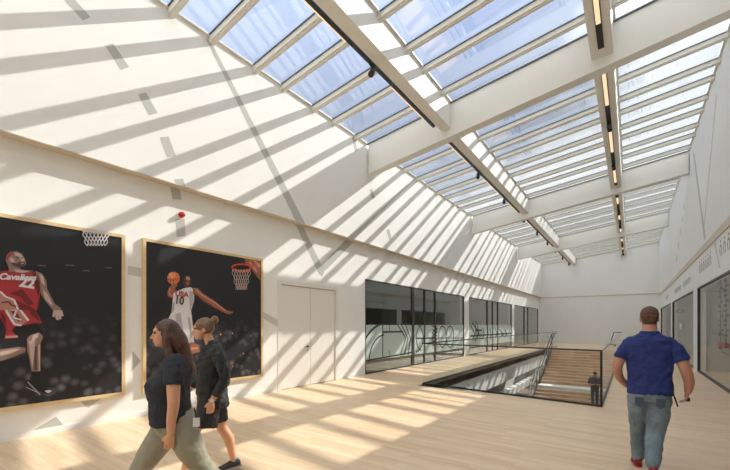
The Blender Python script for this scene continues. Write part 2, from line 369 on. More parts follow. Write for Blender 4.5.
stroke(g, XS, [Z1(97, 225), Z1(97, 375)], .05, .003)
stroke(g, XS, [Z1(97, 265), Z1(182, 263)], .06, .003)
stroke(g, XS, [Z1(125, 228), Z1(126, 262)], .03, .003); stroke(g, XS, [Z1(127, 345), Z1(127, 372)], .03, .003)
for dx in (0, 16, 34):
    stroke(g, XS, [Z1(160 + dx, 232), Z1(195 + dx * .6, 292), Z1(172 + dx, 362)], .05, .003)
stroke(g, XS, [Z1(22, 388), Z1(222, 352)], .05, .003)
stroke(g, XS, arc(232, 290, 38, 62, -80, 80), .05, .003); stroke(g, XS, arc(268, 290, 28, 55, 100, 260), .04, .003)
stroke(g, XS, [Z1(240, 292), Z1(322, 290)], .06, .003)
for dy in range(5): stroke(g, XS, [Z1(308, 238 + dy * 16), Z1(330, 252 + dy * 14), Z1(308, 268 + dy * 14)], .05, .003)
for cx in (352, 384): stroke(g, XS, arc(cx, 285, 16, 45, 0, 360, 18), .05, .003)
stroke(g, XS, [Z1(330, 290), Z1(440, 290)], .035, .003)
P(g.build('film_graphic', 'frame'))
e, P = shopfront('window_2', XL, 19.13, 27.75, 3.09, [22.26, 23.3, 24.4], [.16, .08, .1], 1)
P(MB().box(XL - .034, XL - .031, 19.2, 27.7, .42, 1.6).build('frosted_film', 'film'))
Z2 = lambda x, y: (465 + x / 7.84, 285 + y / 7.84)
g = MB()
for pts in ([(45, 320), (75, 380), (60, 430)], [(60, 300), (110, 380), (80, 440)], [(85, 290), (85, 400)], [(100, 310), (100, 400)], [(80, 355), (130, 355)],
            [(140, 340), (150, 380), (140, 420)], [(195, 345), (205, 385), (195, 420)], [(240, 345), (250, 380), (240, 410)], [(270, 350), (300, 390), (275, 410)], [(310, 350), (330, 385), (310, 405)], [(45, 400), (360, 378)]):
    stroke(g, XS, [Z2(*p) for p in pts], .09, .003)
P(g.build('film_graphic', 'frame'))
e, P = shopfront('window_3', XL, 28.5, 37.1, 3.09, [31.7, 33.0], [.16, .1], 1)
for i, (a, b, lo, h) in enumerate(RWN):
    e, P = shopfront('window_%d' % (4 + i), XR, a, b, h, [], [], -1, 'glass', .045)
# rooms behind the left glazing
struct(MB().box(-12.4, -12.1, 9.0, YB, 0, 4.2).build('wall_left_room', 'darkroom'))
struct(MB().box(-12.1, XL - .25, 9.3, 9.5, 0, 4.2).box(-12.1, XL - .25, 18.7, 18.85, 0, 4.2).box(-12.1, XL - .25, 28.05, 28.2, 0, 4.2).build('wall_left_partition', 'greyroom'))
struct(MB().box(-12.4, XL - .25, 9.0, YB, 3.3, 3.5).build('ceiling_left_room', 'darkroom'))
# pale lower wall board inside the rooms
struct(MB().box(-12.1, -12.05, 9.5, YB, 0, 1.3).build('trim_4', 'greyroom'))
# rooms behind the right glazing
struct(MB().box(6.2, 6.4, Y0, YB, 0, 3.4).box(XR + .2, 6.4, Y0, Y0 + .2, 0, 3.4).box(XR + .2, 6.4, 17.5, 17.7, 0, 3.4).box(XR + .2, 6.4, 26.9, 27.05, 0, 3.4).build('wall_right_room', 'paleroom'))
struct(MB().box(XR + .2, 6.4, Y0, YB, 3.2, 3.4).build('ceiling_right_room', 'paleroom'))

# red frame rack in the second left room
e = empty('climbing_frame', (-9.2, 23, 0)); tag(e, 'red steel tube frame with crossed braces seen behind the second left window', 'frame')
inv = Matrix.Translation(-e.location)
def PP(o, e, inv): o.parent = e; o.matrix_parent_inverse = inv; return o
for y in (20.2, 22.4, 24.6): PP(MB().box(-9.26, -9.18, y - .04, y + .04, 0, 3.1).build('post', 'redframe'), e, inv)
for z in (1.95, 2.75): PP(MB().box(-9.25, -9.19, 20.2, 24.6, z - .04, z + .04).build('rail', 'redframe'), e, inv)
for a, b in (((-9.22, 20.2, 1.95), (-9.22, 22.4, 3.05)), ((-9.22, 22.4, 1.95), (-9.22, 20.2, 3.05)), ((-9.22, 22.4, 1.95), (-9.22, 24.6, 3.05)), ((-9.22, 24.6, 1.95), (-9.22, 22.4, 3.05))):
    PP(MB().bar(a, b, .05, .05, up=V((1, 0, 0))).build('cross_brace', 'redframe'), e, inv)

# ---------------------------------------------------------------- double door
e = struct(empty('door_1', (XL, 7.19, 0))); inv = Matrix.Translation(-e.location)
PP(MB().box(XL - .12, XL + .012, 6.05, 6.17, 0, 2.70).box(XL - .12, XL + .012, 8.21, 8.33, 0, 2.70).box(XL - .12, XL + .012, 6.17, 8.21, 2.60, 2.70).build('door_frame', 'door', bevel=.004), e, inv)
PP(MB().box(XL - .12, XL - .06, 6.17, 8.21, 0, 2.6).build('door_seam', 'seam'), e, inv)
for (a, b) in ((6.185, 7.183), (7.197, 8.195)):
    PP(MB().box(XL - .06, XL - .012, a, b, .012, 2.588).build('door_leaf', 'door', bevel=.004), e, inv)
hd = MB().tube([(XL + .045, 6.93, 1.03), (XL + .045, 7.08, 1.03), (XL - .02, 7.09, 1.03)], .011, 8).tube([(XL - .02, 7.09, 1.03), (XL + .0, 7.09, 1.03)], .028, 14)
PP(hd.build('door_handle', 'black', smooth=False), e, inv)
PP(MB().tube([(XL - .02, 7.09, .93), (XL - .004, 7.09, .93)], .022, 14).build('lock_rose', 'steel'), e, inv)

# ---------------------------------------------------------------- painted wall graphics
def decal(name, X, pts, dx, m_, label, group=None):
    p = [onx(a, b, X + (.0005 if dx > 0 else -.0005)) for a, b in pts]
    o = MB().prism(p, (dx, 0, 0)).build(name, m_)
    return tag(o, label, 'wall graphic', group)
G = 'painted grey dashes on the left wall'
decal('painted_dash', XLU, [(64, 0), (75, 0), (90.5, 17), (83, 20.5)], .002, 'grey', 'grey painted dash highest on the left wall, at the top edge', G)
decal('painted_dash', XLU, [(105, 45.5), (113, 43.5), (129, 67), (121, 70)], .002, 'grey', 'second grey painted dash from the top on left wall', G)
decal('painted_dash', XLU, [(138, 94.5), (146, 92.5), (157.5, 113), (149, 115.5)], .002, 'grey', 'third grey painted dash from the top on left wall', G)
decal('painted_dash', XLU, [(160, 137.5), (168.5, 136.5), (176, 156), (167, 157)], .002, 'grey', 'fourth grey painted dash, just above the long ledge', G)
decal('painted_dash', XLU, [(174.5, 179.5), (183, 178.5), (185, 186.3), (175.5, 184)], .002, 'grey', 'small grey dash ending on the long ledge above', G)
decal('painted_dash', XL, [(170.5, 187), (179.5, 189), (181.6, 199.5), (172.6, 199.5)], .002, 'grey', 'grey dash just under the ledge above the red alarm', G)
decal('painted_dash', XL, [(175.3, 219), (184.4, 219), (185.5, 236), (176.7, 237)], .002, 'grey', 'grey dash directly below the red alarm', G)
decal('painted_dash', XLU, [(352, 138), (354.5, 137), (357.5, 151), (355, 152)], .002, 'grey', 'faint grey dash near the roof left of the nearest cross beam', G)
decal('painted_dash', XLU, [(369.5, 190), (372, 189), (375, 197.5), (372, 199)], .002, 'grey', 'short grey dash below the end of the nearest cross beam', G)
decal('painted_dash', XLU, [(386.5, 230), (389, 229), (391.5, 238), (389, 240)], .002, 'grey', 'short grey dash on the striped wall just above the ledge', G)
decal('painted_line', XLU, [(205.5, 38), (211, 41.5), (305.5, 224.3), (296.5, 222.3)], .002, 'grey', 'long grey painted line running down from roof to ledge', None)
decal('painted_line', XL, [(295.5, 224.6), (303.5, 227.3), (324.3, 271.5), (321.8, 276.6), (318.5, 273)], .002, 'grey', 'grey line below the ledge slanting down to a point above the door', None)
decal('painted_line', XL, [(324.6, 271.2), (320.6, 265.5), (345.5, 240), (353.5, 242.2)], .002, 'grey', 'grey line rising right from the point above the door to the ledge', None)
decal('painted_line', XLU, [(346.5, 238), (353.5, 240), (377, 215.5), (416.3, 178.2), (415.6, 177.2), (374, 212)], .002, 'grey', 'tapering grey line climbing right from ledge toward the roof', None)
decal('painted_band', XL, [(128, 265.5), (141.3, 268.5), (141.3, 277), (128, 274.5)], .002, 'greyl', 'pale grey painted band on wall between the two posters')
decal('painted_band', XL, [(262.5, 311.5), (277.6, 319.5), (277.6, 327), (262.5, 318)], .002, 'greyl', 'pale grey painted band between right poster and door')
decal('painted_triangle', XL, [(132.5, 351), (140.8, 361), (131.5, 371.5)], .002, 'grey', 'small grey triangle on wall between the posters')
decal('painted_triangle', XL, [(32, 431), (56, 416.7), (63.2, 425)], .002, 'grey', 'grey triangle pointing up low on the wall under left poster')
decal('painted_triangle', XL, [(80.8, 402), (100.7, 399), (88.5, 408)], .002, 'grey', 'grey triangle pointing down at lower edge of left poster')
# right wall lines, dashes and lettering
GR = 'thin grey lines painted on the right wall'
decal('painted_line', XRU, [(693.1, 153), (694.3, 153), (705.8, 238), (704.2, 240)], -.002, 'grey', 'thin grey line slanting down the upper right wall to the ledge', GR)
decal('painted_line', XRU, [(716, 95), (717, 95), (704.6, 226), (703.8, 226)], -.002, 'greyl', 'thin pale line crossing the darker line on upper right wall', GR)
decal('painted_line', XR, [(714.5, 243), (715.5, 243), (720.2, 268), (719.2, 268)], -.002, 'grey', 'thin grey line on right wall under the ledge', GR)
for k in range(5):
    y = 233 - k * 21
    decal('painted_dash', XRU, [(676 + k * 1.9, 262 - k * 13), (676.8 + k * 1.9, 261.5 - k * 13), (677.2 + k * 1.9, 255 - k * 13), (676.4 + k * 1.9, 255.5 - k * 13)], -.002, 'greyl',
          'faint short dash in a vertical row on the upper right wall', 'faint dashes on the upper right wall')
def lettering(y0, y1, n, z, h, dots, label):
    e = empty('wall_lettering', (XR, (y0 + y1) / 2, z)); tag(e, label, 'lettering'); inv = Matrix.Translation(-e.location)
    st = (y1 - y0) / n
    for k in range(n):
        y = y0 + st * (k + .5); g = MB(); w_ = abs(st) * .32
        zz = z
        for (a, b) in (((y - w_, zz - h / 2), (y - w_ * .4, zz + h / 2)), ((y - w_ * .4, zz + h / 2), (y + w_ * .7, zz + h * .35)), ((y + w_ * .2, zz - h / 2), (y + w_ * .9, zz + h * .2))):
            A, B = V((XR, a[0], a[1])), V((XR, b[0], b[1])); d = (B - A).normalized(); nn = V((0, -d.z, d.y)) * .025
            g.prism([A - nn, B - nn, B + nn, A + nn], (-.004, 0, 0))
        if dots: g.box(XR - .004, XR, y - .04, y + .04, zz + h * .75, zz + h * .95)
        PP(g.build('letter', 'seam'), e, inv)
lettering(16.7, 14.3, 6, 3.46, .27, True, 'row of slanted dark letters on right wall, above the nearest visible window edge')
lettering(13.2, 10.4, 6, 3.50, .28, True, 'row of dotted dark letters on right wall at the right picture edge')
lettering(21.4, 18.8, 6, 3.36, .2, False, 'small dark word on right wall, above the white window post')
lettering(25.2, 22.2, 7, 3.34, .2, False, 'small faint word on the right wall, above the second window')
lettering(31.5, 29.5, 3, 3.36, .18, False, 'tiny marks on the right wall nearest the back wall')

# ---------------------------------------------------------------- void, lower level, stairs
m = MB()
m.box(VX0 - .012, VX0 + .012, VY0, VY1, -.08, -.0)
struct(m.build('trim_5', 'seam'))
struct(MB().box(VX0 - .25, VX0 + .0, VY0 - .2, VY1, -.95, -.08).box(VX0 - .25, VX0 + .0, VY0 - .2, 28.0, -1.75, -1.42).build('trim_6', 'fascia'))
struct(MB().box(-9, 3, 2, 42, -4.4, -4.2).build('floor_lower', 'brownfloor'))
struct(MB().box(-9.2, -9, 2, 42, -4.2, -.3).box(2.2, 2.4, 2, 42, -4.2, -.3).box(-9, 3, 2, 2.2, -4.2, -.3).box(-9, 3, 41, 41.2, -4.2, -.3).build('wall_lower', 'greyroom'))
struct(MB().box(VX0, VX1, VY0 - .02, VY0, -.3, 0).box(VX1, VX1 + .1, VY0, VY1, -.9, -.3).build('trim_7', 'fascia'))
# stair: upper flight, landing, lower flight
SL = -4.42
stair = empty('staircase', (-2.4, 25, -1.9)); tag(stair, 'wide wooden stair descending into the floor opening toward the viewer', 'stairs'); invs = Matrix.Translation(-stair.location)
n = 13; rise = 1.9 / n; run = (VY1 - 24.1) / n
for i in range(n):
    z = -rise * (i + 1); y = VY1 - run * (i + 1)
    PP(MB().box(SL, VX1 - .02, y, y + run, z - rise, z).build('step', 'stairwood'), stair, invs)
PP(MB().box(SL, VX1 - .02, 23.3, 24.1, -2.1, -1.9).build('landing', 'fascia'), stair, invs)
n2 = 14; run2 = .325; rise2 = .152
for i in range(n2):
    z = -1.9 - rise2 * (i + 1); y = 23.3 - run2 * (i + 1)
    PP(MB().box(SL, VX1 - .02, y, y + run2, z - rise2, z).build('step', 'stairwood'), stair, invs)
PP(MB().prism([(SL - .06, VY1, .0), (SL - .06, 24.1, -1.9), (SL - .06, 23.3, -1.9), (SL - .06, 18.75, -4.05), (SL - .06, 18.75, -4.2), (SL - .06, 23.3, -2.4), (SL - .06, VY1, -.5)], (.06, 0, 0)).build('stringer', 'frame'), stair, invs)
# stair handrail with glass
hr = empty('stair_handrail', (SL, 26, -1)); tag(hr, 'dark handrail with glass running down the left side of the stair', 'handrail'); invh = Matrix.Translation(-hr.location)
for X in (SL - .03, SL + .12):
    pth = [(X, VY1 + .9, 1.0), (X, VY1 + .1, 1.0), (X, 24.1, -.95), (X, 23.3, -.95), (X, 18.9, -3.1)]
    PP(MB().tube(pth, .03, 8).build('rail', 'frame'), hr, invh)
for (y, z) in ((VY1 + .1, 0), (26.2, -.95), (24.1, -1.9), (23.3, -1.9), (21, -3.0), (19, -3.95)):
    PP(MB().box(SL - .05, SL - .01, y - .02, y + .02, z, z + .98).build('post', 'frame'), hr, invh)
PP(MB().prism([(SL - .035, VY1, .1), (SL - .035, VY1, .95), (SL - .035, 24.1, -.98), (SL - .035, 23.3, -.98), (SL - .035, 19, -3.0), (SL - .035, 19, -3.9), (SL - .035, 23.3, -1.8), (SL - .035, 24.1, -1.8)], (.01, 0, 0)).build('glass_pane', 'glass'), hr, invh)

def balustrade(a, b, npan, lab, rail='black'):
    a, b = V(a), V(b); e = empty('glass_balustrade', ((a + b) / 2)); tag(e, lab, 'balustrade'); inv = Matrix.Translation(-e.location); d = (b - a).normalized(); L = (b - a).length
    PP(MB().bar(a + V((0, 0, .02)), b + V((0, 0, .02)), .035, .04).build('base_channel', 'black'), e, inv)
    PP(MB().bar(a + V((0, 0, 1.1)), b + V((0, 0, 1.1)), .04, .03).build('top_rail', rail), e, inv)
    for k in range(npan):
        p, q = a + d * (L * k / npan + .008), a + d * (L * (k + 1) / npan - .008)
        PP(MB().bar(p + V((0, 0, .56)), q + V((0, 0, .56)), .015, 1.05).build('glass_panel', 'glass'), e, inv)
    return e, inv
A = V((-4.58, 9.04, 0)); B = V((-.47, 8.55, 0))
balustrade(A, B, 3, 'glass balustrade with black rails along the near edge of the floor opening')
balustrade(A + V((0, .05, 0)), (-4.58, 29.6, 0), 10, 'long glass balustrade on the left edge of the opening, facing the windows')
e, inv = balustrade(B + V((0, .05, 0)), (-.47, 29.6, 0), 10, 'long glass balustrade on the right edge of the opening, beside the walking man', 'steel')
PP(MB().box(B.x - .02, B.x + .02, B.y - .02, B.y + .02, 0, 1.1).build('corner_post', 'black'), e, inv)
e_, i_ = balustrade((-4.58, 29.65, 0), (-4.3, 29.65, 0), 1, 'short glass end panel at the top of the stair')

# ---------------------------------------------------------------- small fittings
p = onx(181, 215, XL)
e = empty('fire_alarm', (XL, p.y, p.z)); tag(e, 'round red fire alarm sounder on the left wall above the right poster', 'fire alarm')
MB().tube([(0, 0, 0), (.03, 0, 0), (.035, 0, 0)], [.055, .055, .045], 20).build('base', 'red', e)
MB().tube([(.03, .0, 0), (.08, 0, 0), (.10, 0, 0)], [.05, .045, .02], 20).build('beacon', 'red', e, smooth=True)
p = onx(676.5, 311, XR + .6)
e = empty('exit_sign', (2.14, 25.9, 2.34)); tag(e, 'small green sign hanging behind the second window on the right', 'sign')
MB().box(-.18, .18, -.02, .02, -.08, .08).build('sign_panel', 'green', e); MB().box(-.1, .04, -.026, -.02, -.03, .03).build('pictogram', 'white', e)
MB().tube([(-.12, 0, .08), (-.12, 0, .85)], .006, 6).tube([(.12, 0, .08), (.12, 0, .85)], .006, 6).build('suspension_wire', 'steel', e)
e = empty('door_sign', (XR + .065, 23.0, 1.55)); tag(e, 'small dark framed notice fixed inside the second window on the right', 'sign')
MB().box(-.01, .01, -1.0, 1.0, -.17, .17).build('notice_frame', 'frame', e); MB().box(-.014, .014, -.4, .4, -.11, .11).build('notice_sheet', 'white', e)
# hanging displays behind the nearest right window
for k, y in enumerate((15.4, 16.25)):
    e = empty('hanging_display', (2.32, y, 3.19)); tag(e, 'dark hanging garland of beads behind the right window, %s' % ('nearer to the right picture edge' if k == 0 else 'farther from the right picture edge'), 'hanging display')
    MB().tube([(0, 0, 0), (0, 0, -2.2)], .012, 6).build('cord', 'frame', e)
    for q in range(12): MB().ell((.03 * math.sin(q * 2), .04 * math.cos(q * 1.7), -.25 - q * .15), .05, .06, .045, seg=8).build('bead', 'frame', e)
    MB().ell((0, 0, -2.2), .09, .10, .09, seg=12).build('red_ball', 'redframe', e)
# chrome trolley / folding frame by back wall
e = empty('folding_trolley', (-.45, 29.9 + 3, 0)); tag(e, 'small grey tubular folding trolley standing on floor near the back wall', 'trolley')
e.location = (-1.15, 33.3, 0)
MB().tube([(-.1, 0, .3), (.12, 0, 1.05), (.62, 0, 1.05)], .03, 8).build('handle', 'frame', e)
MB().tube([(-.25, -.2, .12), (.1, -.2, .45), (.55, -.2, .5)], .025, 8).tube([(-.25, .2, .12), (.1, .2, .45), (.55, .2, .5)], .025, 8).build('side_tube', 'steel', e)
MB().box(-.35, .25, -.22, .22, .1, .16).build('deck', 'frame', e)
for (x, y) in ((-.3, -.2), (.2, -.2), (-.3, .2), (.2, .2)): MB().tube([(x, y - .02, .06), (x, y + .02, .06)], .06, 14).build('wheel', 'black', e)
# ================================================================ posters
M['print_dark'] = None
def printmat():
    m = bpy.data.materials.new('poster_print_dark'); m.use_nodes = True; nt = m.node_tree; b = nt.nodes['Principled BSDF']
    tc = nt.nodes.new('ShaderNodeTexCoord'); vo = nt.nodes.new('ShaderNodeTexVoronoi'); vo.inputs['Scale'].default_value = 7; vo.feature = 'F1'
    nz = nt.nodes.new('ShaderNodeTexNoise'); nz.inputs['Scale'].default_value = 6; nz.inputs['Detail'].default_value = 6
    nt.links.new(tc.outputs['Object'], vo.inputs['Vector']); nt.links.new(tc.outputs['Object'], nz.inputs['Vector'])
    sp = nt.nodes.new('ShaderNodeSeparateXYZ'); nt.links.new(tc.outputs['Object'], sp.inputs[0])
    h = nt.nodes.new('ShaderNodeMapRange'); h.inputs[1].default_value = .05; h.inputs[2].default_value = -1.1; h.inputs[3].default_value = 0; h.inputs[4].default_value = 1
    nt.links.new(sp.outputs['Z'], h.inputs[0])
    r = nt.nodes.new('ShaderNodeMapRange'); r.inputs[1].default_value = .55; r.inputs[2].default_value = .05; r.inputs[3].default_value = 0; r.inputs[4].default_value = 1
    nt.links.new(vo.outputs['Distance'], r.inputs[0])
    a = nt.nodes.new('ShaderNodeMath'); a.operation = 'MULTIPLY'; nt.links.new(h.outputs[0], a.inputs[0]); nt.links.new(r.outputs[0], a.inputs[1])
    a2 = nt.nodes.new('ShaderNodeMath'); a2.operation = 'MULTIPLY'; nt.links.new(a.outputs[0], a2.inputs[0]); nt.links.new(nz.outputs['Fac'], a2.inputs[1])
    c = nt.nodes.new('ShaderNodeMix'); c.data_type = 'RGBA'; c.inputs[6].default_value = (.022, .023, .026, 1); c.inputs[7].default_value = (.30, .26, .30, 1)
    nt.links.new(a2.outputs[0], c.inputs[0]); nt.links.new(c.outputs[2], b.inputs['Base Color']); b.inputs['Roughness'].default_value = .38; b.inputs['Specular IOR Level'].default_value = .35
    return m
M['print_dark'] = printmat()
def ink(n, c): M[n] = mat('ink_' + n, c, .45); return n
ink('iskin', (.27, .16, .13)); ink('iskinl', (.52, .38, .33)); ink('iskind', (.09, .05, .045)); ink('ired', (.38, .03, .035)); ink('iredd', (.15, .012, .015))
ink('ipink', (.45, .20, .16)); ink('iwhite', (.70, .66, .66)); ink('iwhited', (.42, .38, .39)); ink('iblack', (.008, .008, .009)); ink('iorange', (.62, .16, .05)); ink('iorangel', (.80, .36, .16))
ink('irim', (.70, .07, .03)); ink('iskin2', (.30, .11, .06)); ink('iskin2l', (.55, .24, .15)); ink('iskin2d', (.08, .03, .025)); ink('igrey', (.10, .10, .11))
PX0 = XL + .045
class Poster:
    def __init__(s, y0, y1, z0, z1, label):
        s.e = empty('framed_poster', (XL, (y0 + y1) / 2, (z0 + z1) / 2)); tag(s.e, label, 'poster'); s.inv = Matrix.Translation(-s.e.location); s.lay = 0
        s.y0, s.y1, s.z0, s.z1 = y0 + .05, y1 - .05, z0 + .05, z1 - .05
        f = .05
        PP(MB().box(XL, XL + .06, y0, y1, z1 - f, z1).box(XL, XL + .06, y0, y1, z0, z0 + f).box(XL, XL + .06, y0, y0 + f, z0 + f, z1 - f).box(XL, XL + .06, y1 - f, y1, z0 + f, z1 - f).build('frame', 'woodframe'), s.e, s.inv)
        c = MB().box(-.02, .02, -(y1 - y0) / 2 + f, (y1 - y0) / 2 - f, -(z1 - z0) / 2 + f, (z1 - z0) / 2 - f).build('printed_canvas', 'print_dark', s.e); c.location = (.025, 0, 0)
    def poly(s, mb, pts, mi=0):
        s.lay += 1; X = PX0 + .0004 * s.lay
        p = [onx(a, b, X) for a, b in pts]
        p = [V((X, min(max(q.y, s.y0), s.y1), min(max(q.z, s.z0), s.z1))) for q in p]
        mb.v += [tuple(q) for q in p]; n = len(mb.v); mb.f.append(tuple(range(n - len(p), n))); mb.mi.append(mi)
    def line(s, mb, pts, wd, mi=0):
        s.lay += 1; X = PX0 + .0004 * s.lay; p = [onx(a, b, X) for a, b in pts]
        for a, b in zip(p[:-1], p[1:]):
            d = (b - a)
            if d.length < 1e-5: continue
            d.normalize(); n = V((0, -d.z, d.y)) * wd / 2; k = len(mb.v)
            mb.v += [tuple(a - n), tuple(b - n), tuple(b + n), tuple(a + n)]; mb.f.append((k, k + 1, k + 2, k + 3)); mb.mi.append(mi)
    def add(s, mb, name, mats, label=None):
        o = PP(mb.build(name, mats), s.e, s.inv)
        if label: o['label'] = label
        return o
    def text(s, body, px, py, size, mat_, name, shear=0, rot=0, bold=0.0, sx=1.0, label=None):
        s.lay += 2; X = PX0 + .0004 * s.lay; p = onx(px, py, X)
        cu = bpy.data.curves.new('lettering', 'FONT'); cu.body = body; cu.size = size; cu.align_x = 'CENTER'; cu.align_y = 'CENTER'; cu.shear = shear; cu.offset = bold
        t = bpy.data.objects.new('tmp', cu); COL.objects.link(t); bpy.context.view_layer.update()
        me = bpy.data.meshes.new_from_object(t.evaluated_get(bpy.context.evaluated_depsgraph_get())); bpy.data.objects.remove(t)
        me.materials.clear(); me.materials.append(M[mat_])
        R_ = Matrix(((0, 0, 1, 0), (1, 0, 0, 0), (0, 1, 0, 0), (0, 0, 0, 1)))
        me.transform(Matrix.Translation(p) @ R_ @ Matrix.Rotation(rot, 4, 'Z') @ Matrix.Diagonal((sx, 1, 1, 1)))
        o = bpy.data.objects.new(name, me); COL.objects.link(o); PP(o, s.e, s.inv)
        if label: o['label'] = label
z5 = lambda l: [(x / 6.72, 240 + y / 6.72) for x, y in l]
z6 = lambda l: [(x / 4.27, 300 + y / 4.27) for x, y in l]
z3 = lambda l: [(x / 2.765, 230 + y / 2.765) for x, y in l]
P1 = Poster(.12, 2.70, .43, 3.11, 'framed dark basketball photo of player in red jersey, left of the two posters')
mats = ['iskin', 'iskinl', 'iskind', 'ired', 'iredd', 'ipink', 'iwhite', 'iwhited', 'iblack', 'igrey']
S, SL_, SD, RD, RDD, PK, W_, WD, BK, GY = range(10)
m = MB()
P1.poly(m, z6([(0, 212), (80, 200), (108, 204), (108, 222), (45, 248), (0, 262)]), S); P1.poly(m, z6([(0, 222), (70, 208), (90, 210), (40, 230), (0, 238)]), SL_)
P1.poly(m, z6([(50, 115), (150, 95), (178, 120), (182, 150), (150, 172), (118, 195), (85, 200), (40, 190), (20, 165), (50, 160)]), BK)
P1.poly(m, z6([(0, 0), (128, 0), (181, 100), (150, 98), (60, 116), (50, 132), (78, 160), (20, 166), (28, 125), (0, 75)]), RD)
P1.poly(m, z6([(5, -5), (45, -5), (78, 32), (122, 88), (92, 108), (62, 104), (30, 52)]), PK); P1.poly(m, z6([(20, 5), (42, 2), (92, 88), (78, 92), (55, 60)]), RDD)
P1.line(m, z6([(5, -5), (30, 52), (62, 104), (92, 108)]), .025, W_); P1.line(m, z6([(45, -5), (78, 32), (122, 88)]), .025, W_); P1.line(m, z6([(38, 40), (70, 45), (58, 75), (90, 85)]), .02, W_)
P1.poly(m, z6([(100, 10), (128, 0), (172, 92), (140, 70)]), RDD); P1.poly(m, z6([(0, 45), (25, 70), (28, 118), (8, 85)]), RDD); P1.line(m, z6([(22, 158), (76, 156)]), .03, PK)
P1.poly(m, z6([(116, 165), (130, 150), (165, 138), (182, 152), (182, 165), (173, 185), (172, 305), (134, 305), (126, 250), (116, 215)]), S)
P1.poly(m, z6([(163, 190), (172, 190), (172, 303), (166, 303)]), SL_); P1.poly(m, z6([(122, 178), (150, 165), (150, 195), (138, 290), (130, 250)]), SL_); P1.poly(m, z6([(140, 150), (165, 142), (160, 160), (135, 175)]), SL_); P1.poly(m, z6([(148, 200), (158, 195), (158, 300), (146, 300)]), SD)
P1.poly(m, z6([(134, 306), (172, 306), (170, 345), (190, 375), (225, 392), (205, 402), (150, 385), (120, 352), (128, 342)]), BK)
P1.poly(m, z6([(190, 388), (210, 384), (222, 390), (205, 398)]), W_); P1.line(m, z6([(118, 350), (150, 382), (172, 405)]), .012, WD); P1.line(m, z6([(110, 372), (140, 385), (168, 398)]), .01, WD)
# torso
P1.poly(m, z5([(0, 212), (60, 203), (130, 215), (212, 205), (243, 220), (275, 335), (262, 400), (250, 470), (0, 470)]), RD)
P1.poly(m, z5([(215, 210), (240, 222), (272, 330), (255, 380), (235, 300)]), RDD); P1.poly(m, z5([(60, 360), (150, 330), (230, 430), (190, 440), (130, 380)]), RDD); P1.poly(m, z5([(100, 400), (220, 455), (240, 470), (140, 470)]), RDD)
P1.poly(m, z5([(0, 350), (40, 385), (95, 405), (120, 470), (0, 470)]), PK); P1.line(m, z5([(0, 345), (40, 382), (95, 402), (122, 470)]), .02, W_); P1.line(m, z5([(10, 420), (60, 415), (80, 440), (110, 445)]), .02, RDD)
# neck, head
P1.poly(m, z5([(45, 150), (75, 165), (115, 178), (150, 200), (212, 206), (180, 222), (130, 222), (60, 208), (60, 195)]), S); P1.poly(m, z5([(95, 195), (150, 205), (200, 210), (150, 220), (110, 215)]), SL_)
P1.poly(m, z5([(38, 130), (45, 100), (70, 80), (112, 75), (150, 95), (163, 120), (175, 150), (170, 170), (130, 187), (100, 180), (60, 165), (42, 150)]), S)
P1.poly(m, z5([(95, 85), (130, 88), (155, 112), (130, 122), (105, 108)]), SL_); P1.poly(m, z5([(60, 120), (85, 118), (100, 150), (75, 150)]), SL_); P1.poly(m, z5([(135, 128), (160, 120), (166, 140), (145, 145)]), SL_)
P1.poly(m, z5([(72, 150), (110, 158), (135, 145), (168, 150), (166, 170), (128, 187), (85, 170)]), SD); P1.line(m, z5([(108, 112), (128, 120)]), .02, SD); P1.line(m, z5([(140, 160), (160, 156)]), .012, SL_)
P1.poly(m, z5([(40, 128), (50, 100), (82, 80), (92, 88), (66, 106), (52, 132)]), RD)
# arm and hand
P1.poly(m, z3([(98, 113), (116, 120), (128, 140), (130, 162), (140, 182), (152, 205), (166, 214), (173, 230), (167, 248), (160, 250), (150, 240), (147, 222), (128, 200), (114, 178), (107, 150)]), S)
P1.poly(m, z3([(108, 120), (120, 128), (124, 155), (115, 145)]), SL_); P1.poly(m, z3([(118, 165), (130, 175), (148, 210), (138, 204), (124, 190)]), SL_); P1.poly(m, z3([(102, 120), (110, 140), (112, 170), (106, 150)]), SD)
for q in (((152, 222), (148, 240)), ((158, 222), (158, 248)), ((163, 222), (167, 246)), ((168, 222), (173, 238))): P1.line(m, z3(q), .03, SL_)
P1.add(m, 'printed_player', mats, 'printed player in a red jersey')
n1 = MB()
for k in range(7):
    x = 232 + k * 11.2
    for s_ in (-1, 1):
        pts = []
        for j in range(5):
            xx = 266 + (x - 266) * (1 - .07 * j) + s_ * (5.5 if j % 2 else 0); pts.append((xx, 4 + j * 10))
        P1.line(n1, z3(pts), .014, 0)
P1.line(n1, z3([(228, 3), (302, 5)]), .03, 0)
P1.add(n1, 'printed_net', ['iwhite'])
for (a, b) in (((105, 98), (128, 99)), ((180, 97), (205, 98)), ((228, 112), (248, 113)), ((290, 104), (310, 105))):
    q = MB(); P1.line(q, z3([a, b]), .018, 0); P1.add(q, 'printed_lamp', ['igrey'])
P1.text('22', 27.2, 283.2, .19, 'iwhite', 'jersey_number', rot=-.13, bold=.008, sx=.85)
P1.text('Cavaliers', 17.5, 277.3, .115, 'iwhite', 'jersey_lettering', shear=.35, rot=.05, bold=.004, sx=.9)
P2 = Poster(2.98, 5.57, .415, 3.12, 'framed dark basketball photo of player in white jersey dunking, right of the two posters')
q2 = lambda l: [(150 + x / 5.225, 255 + y / 5.225) for x, y in l]
m = MB(); mats2 = ['iskin2', 'iskin2l', 'iskin2d', 'iwhite', 'iwhited', 'iorange', 'iorangel', 'iblack', 'ired']
A_, AL, AD, WH, WHD, OR, ORL, BL, RR = range(9)
